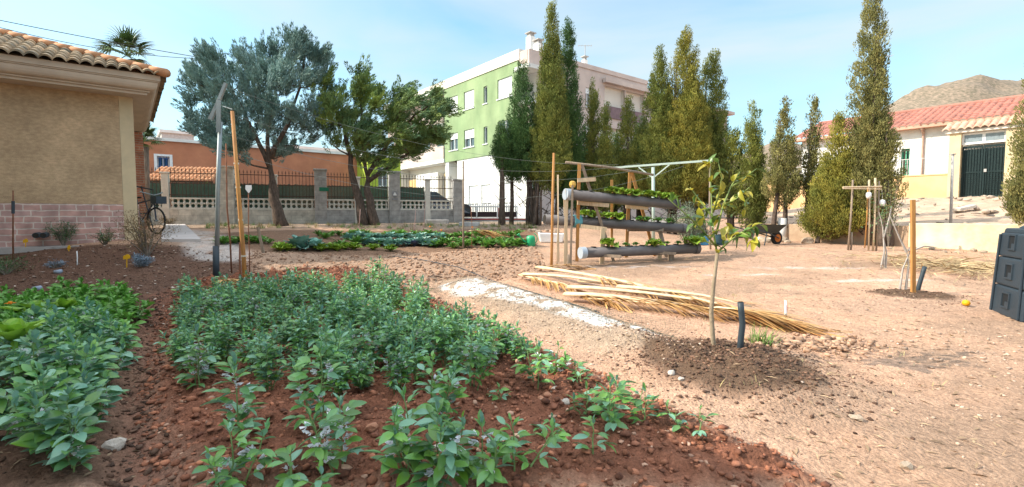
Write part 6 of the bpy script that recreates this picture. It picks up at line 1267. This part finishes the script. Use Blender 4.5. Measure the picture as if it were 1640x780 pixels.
# yellow plant tags and other little markers on the left
def ptag(label, px, py, h_, col, w=.05):
    b = GP(px, py); t = thing('plant_tag', label, 'plant tag', b); mb = MB(); mb.bar(b - [0, 0, .04], b + [.01, 0, h_], .016, .006, ref=(0, 1, 0)); mb.build('stem', col, t); mb = MB(); c = b + [.012, -.006, h_]; mb.prism([c + np.array(v) for v in ((-w, 0, -.01), (w, 0, .01), (w, 0, .06), (w * .3, 0, .085), (-w, 0, .05))], [c + np.array(v) for v in ((-w, .006, -.01), (w, .006, .01), (w, .006, .06), (w * .3, .006, .085), (-w, .006, .05))]); mb.build('plate', col, t)
ytg = pm('yellow_tag', (.80, .46, .02), (.72, .40, .02), rough=.5); ptag('yellow plant tag on the dark soil before the stone plinth', 41, 402, .14, ytg); ptag('orange yellow plant tag left of the lavender cushion', 203, 432, .15, ytg, .06); ptag('tiny yellow plant tag low in the soil in front of the rosemary', 110, 404, .03, ytg, .03)
b = GP(124, 426); t = stake('marker_stick', 'small white cross shaped marker stick in the dark soil', b, W(123, 402, b[1]), .010, wframe, cat='marker')
for px, py, lab in ((58, 466, 'pale blue plastic cup lying on the dark soil'), (92, 440, 'small grey blue plastic scrap on the soil')):
    p = GP(px, py); t = thing('plastic_cup', lab, 'cup', p); mb = MB(); mb.tube([p + [-.05, 0, .03], p + [.05, .02, .035]], [.028, .04], 12); mb.build('body', pm('pale_blue', (.35, .42, .52)), t, smooth=True)
for px, lab in ((57, 'left black round drain pipe end at the foot of the plinth'), (69, 'right black round drain pipe end at the foot of the plinth')):
    p = W(px, 377, 9.75); t = thing('drain_pipe', lab, 'pipe', p); mb = MB(); dd = np.array([BX[0], BX[1], 0]); mb.tube([p, p + dd * .5], .055, 16); mb.build('pipe', dkpl, t); mb = MB(); mb.tube([p - dd * .004, p + dd * .002], .045, 14); mb.build('opening', hole, t)
# drip hose and netting over the white powder
hp = [GP(*q) + [0, 0, .012] for q in ((628, 412), (680, 420), (735, 432), (790, 452), (840, 472), (890, 490), (960, 505))]; mb = MB(); mb.tube(hp, .008, 6); tag(mb.build('irrigation_hose', dkpl, loc=hp[0], smooth=True), 'thin black irrigation hose running over the sand to the palm fronds', 'hose')
q4 = [G(*q)[:2] for q in ((690, 448), (700, 486), (1080, 560), (1100, 520))]; mb = MB(); Vn = []; Fn = []
def npt(u, v): q = (q4[0] * (1 - v) + q4[1] * v) * (1 - u) + (q4[3] * (1 - v) + q4[2] * v) * u; q = q + np.array([math.sin(v * 9 + u * 5) * .02, math.cos(u * 11) * .03]); return q
def strip(pts, w=.0011):
    P = np.array(pts); z = g0(P[:, 0], P[:, 1]) + zone_h(P[:, 0], P[:, 1]) + .018; P3 = np.stack([P[:, 0], P[:, 1], z], 1); mb.tube(list(P3), w, 3, cap=False)
for i in range(75): strip([npt(i / 74, v) for v in np.linspace(0, 1, 9)])
for j in range(12): strip([npt(u, j / 11) for u in np.linspace(0, 1, 60)])
nt_ = mb.build('netting', pm('net_green', (.10, .13, .10), (.07, .09, .07)), loc=(float(q4[0][0]), float(q4[0][1]), 0)); tag(nt_, 'fine dark garden net spread over the white powdered bank', 'netting')
# ================================================================== BICYCLE
bk0 = np.array([-9.95, 12.75, gz(-9.95, 12.75)]); bike = thing('bicycle', 'dark bicycle with a front basket leaning at the corner of the brown house', 'bicycle', bk0, R(-20)); bkm = pm('bike_paint', (.03, .05, .09), rough=.35, spec=.6); 
for x_ in (0, 1.02):
    mb = MB(); n_ = 28
    mb.tube([(x_ + .32 * math.cos(a), 0, .34 + .32 * math.sin(a)) for a in np.linspace(0, 2 * math.pi, n_ + 1)], .022, 6, cap=False); w_ = mb.build('wheel', rubber, bike, smooth=True)
    mb = MB()
    for k in range(14): a = k * 2 * math.pi / 14; mb.tube([(x_, 0, .34), (x_ + .30 * math.cos(a), 0, .34 + .30 * math.sin(a))], .002, 3)
    mb.tube([(x_, -.04, .34), (x_, .04, .34)], .025, 8); mb.build('spokes', galv, w_)
mb = MB()
for a, b_ in (((1.02, 0, .34), (.95, 0, .95)), ((.94, 0, .78), (.45, 0, .30)), ((.94, 0, .88), (.36, 0, .78)), ((.45, 0, .30), (.33, 0, .88)), ((0, 0, .34), (.45, 0, .30)), ((0, 0, .34), (.35, 0, .78))): mb.tube([a, b_], .018, 8)
mb.build('frame', bkm, bike); mb = MB(); mb.tube([(.88, -.28, 1.06), (.95, -.15, 1.02), (.97, 0, .98), (.95, .15, 1.02), (.88, .28, 1.06)], .014, 8); mb.build('handlebar', galv, bike)
mb = MB(); mb.prism([(.2, -.08, .90), (.2, .08, .90), (.48, .03, .92), (.48, -.03, .92)], [(.2, -.08, .95), (.2, .08, .95), (.48, .03, .95), (.48, -.03, .95)]); mb.build('saddle', rubber, bike, bevel=.01)
mb = MB(); mb.box(1.03, -.13, .78, 1.05, .13, .95); mb.box(1.22, -.13, .78, 1.24, .13, .95); mb.box(1.05, -.13, .78, 1.22, -.11, .95); mb.box(1.05, .11, .78, 1.22, .13, .95); mb.box(1.03, -.13, .765, 1.24, .13, .779); mb.build('basket', dkpl, bike)
mb = MB(); mb.tube([(.45, -.03, .3), (.45, .03, .3)], .09, 14); mb.tube([(.45, -.08, .3), (.55, -.08, .18)], .01, 5); mb.tube([(.45, .08, .3), (.35, .08, .42)], .01, 5); mb.build('crank', galv, bike)

# ---- weeds and debris at the fence foot
def tufts(name, label, P, n, ll, mat, seed, w=.006, spread=.6):
    r = np.random.default_rng(seed); k = len(P); z = g0(P[:, 0], P[:, 1]) + zone_h(P[:, 0], P[:, 1]); b = np.repeat(np.stack([P[:, 0], P[:, 1], z], 1), n, 0) + r.normal(size=(k * n, 3)) * [.04, .04, 0]
    d = r.normal(size=(k * n, 3)) * spread + [0, 0, 1]; V, F = blades(b, d, r.uniform(.4, 1.2, k * n) * ll, w, .8, seg=3); o = np_obj(name, V, F, mat); tag(o, label, name.replace('_', ' '), kind='stuff')
Pw = np.array([W(px, 360, Y)[:2] for px, Y in zip(rl.uniform(330, 860, 170), rl.uniform(15.8, 17.6, 170))]); tufts('weeds', 'dry and green weeds along the foot of the fence', Pw[:100], 26, .16, pm('dry_weed', (.40, .33, .16), (.26, .20, .09), island=.3), 1)
tufts('green_weeds', 'green weeds between the trunks at the foot of the fence', Pw[100:], 30, .14, pm('green_weed', (.16, .28, .06), (.10, .18, .04), island=.3), 2)
Pw = inframe(700, rl, 3, 13); Pw = Pw[(Pw[:, 0] > 1.2)][:70]; tufts('sprouts', 'tiny dry sprouts dotted over the sandy ground', Pw, 7, .06, pm('dry_weed', (.40, .33, .16)), 3, .004, .9)
b = GP(1222, 560); tufts('grass_tuft', 'small green grass tuft beside the black tube on the mound edge', np.array([b[:2], b[:2] + [.05, .02], b[:2] + [-.04, .05]]), 30, .20, pm('green_weed', (.16, .28, .06)), 4, .005, .45)
for px, py, w, d_, h_, rz_, lab in ((700, 358, .9, .5, .16, .3, 'flat weathered stone block at the right end of the fence'), (752, 362, .7, .4, .12, -.2, 'low brown slab beside the flat weathered block'), (1535, 344, .0, 0, 0, 0, '')):
    if not w: continue
    p = GP(px, py); mb = MB(); mb.box(p[0] - w / 2, p[1] - d_ / 2, p[2] - .05, p[0] + w / 2, p[1] + d_ / 2, p[2] + h_); tag(mb.build('stone_block', block, loc=p, bevel=.02), lab, 'block')
p = W(1545, 333, 15.5); mb = MB(); mb.bar(p - [.35, .1, .06], p + [.35, .1, .06], .22, .10); tag(mb.build('stone_block', whst, loc=p, bevel=.02), 'pale concrete block lying tilted on the rubble bank below the black gate', 'block')
# grey metal frame standing at the house corner behind the bicycle
p = W(222, 365, 13.6); p[2] = gz(p[0], p[1]); fr_ = thing('leaning_rack', 'narrow black metal frame leaning at the house corner behind the bicycle', 'frame', p); mb = MB()
for a, b_ in (((0, 0, 0), (-.05, 0, 1.25)), ((.42, 0, 0), (.12, 0, 1.25)), ((-.05, 0, 1.25), (.45, 0, 1.15)), ((-.02, 0, .5), (.3, 0, .5))): mb.tube([p + np.array(a), p + np.array(b_)], .018, 6)
mb.build('bars', dkpl, fr_)

Pn = within(P_DARK, 500, rl); litter('pale_litter', 'pale dead leaves and scraps on the dark shaded soil at the left', Pn, 12, .07, .03, pm('pale_litter', (.55, .46, .38), (.34, .26, .2), island=.4), .008)
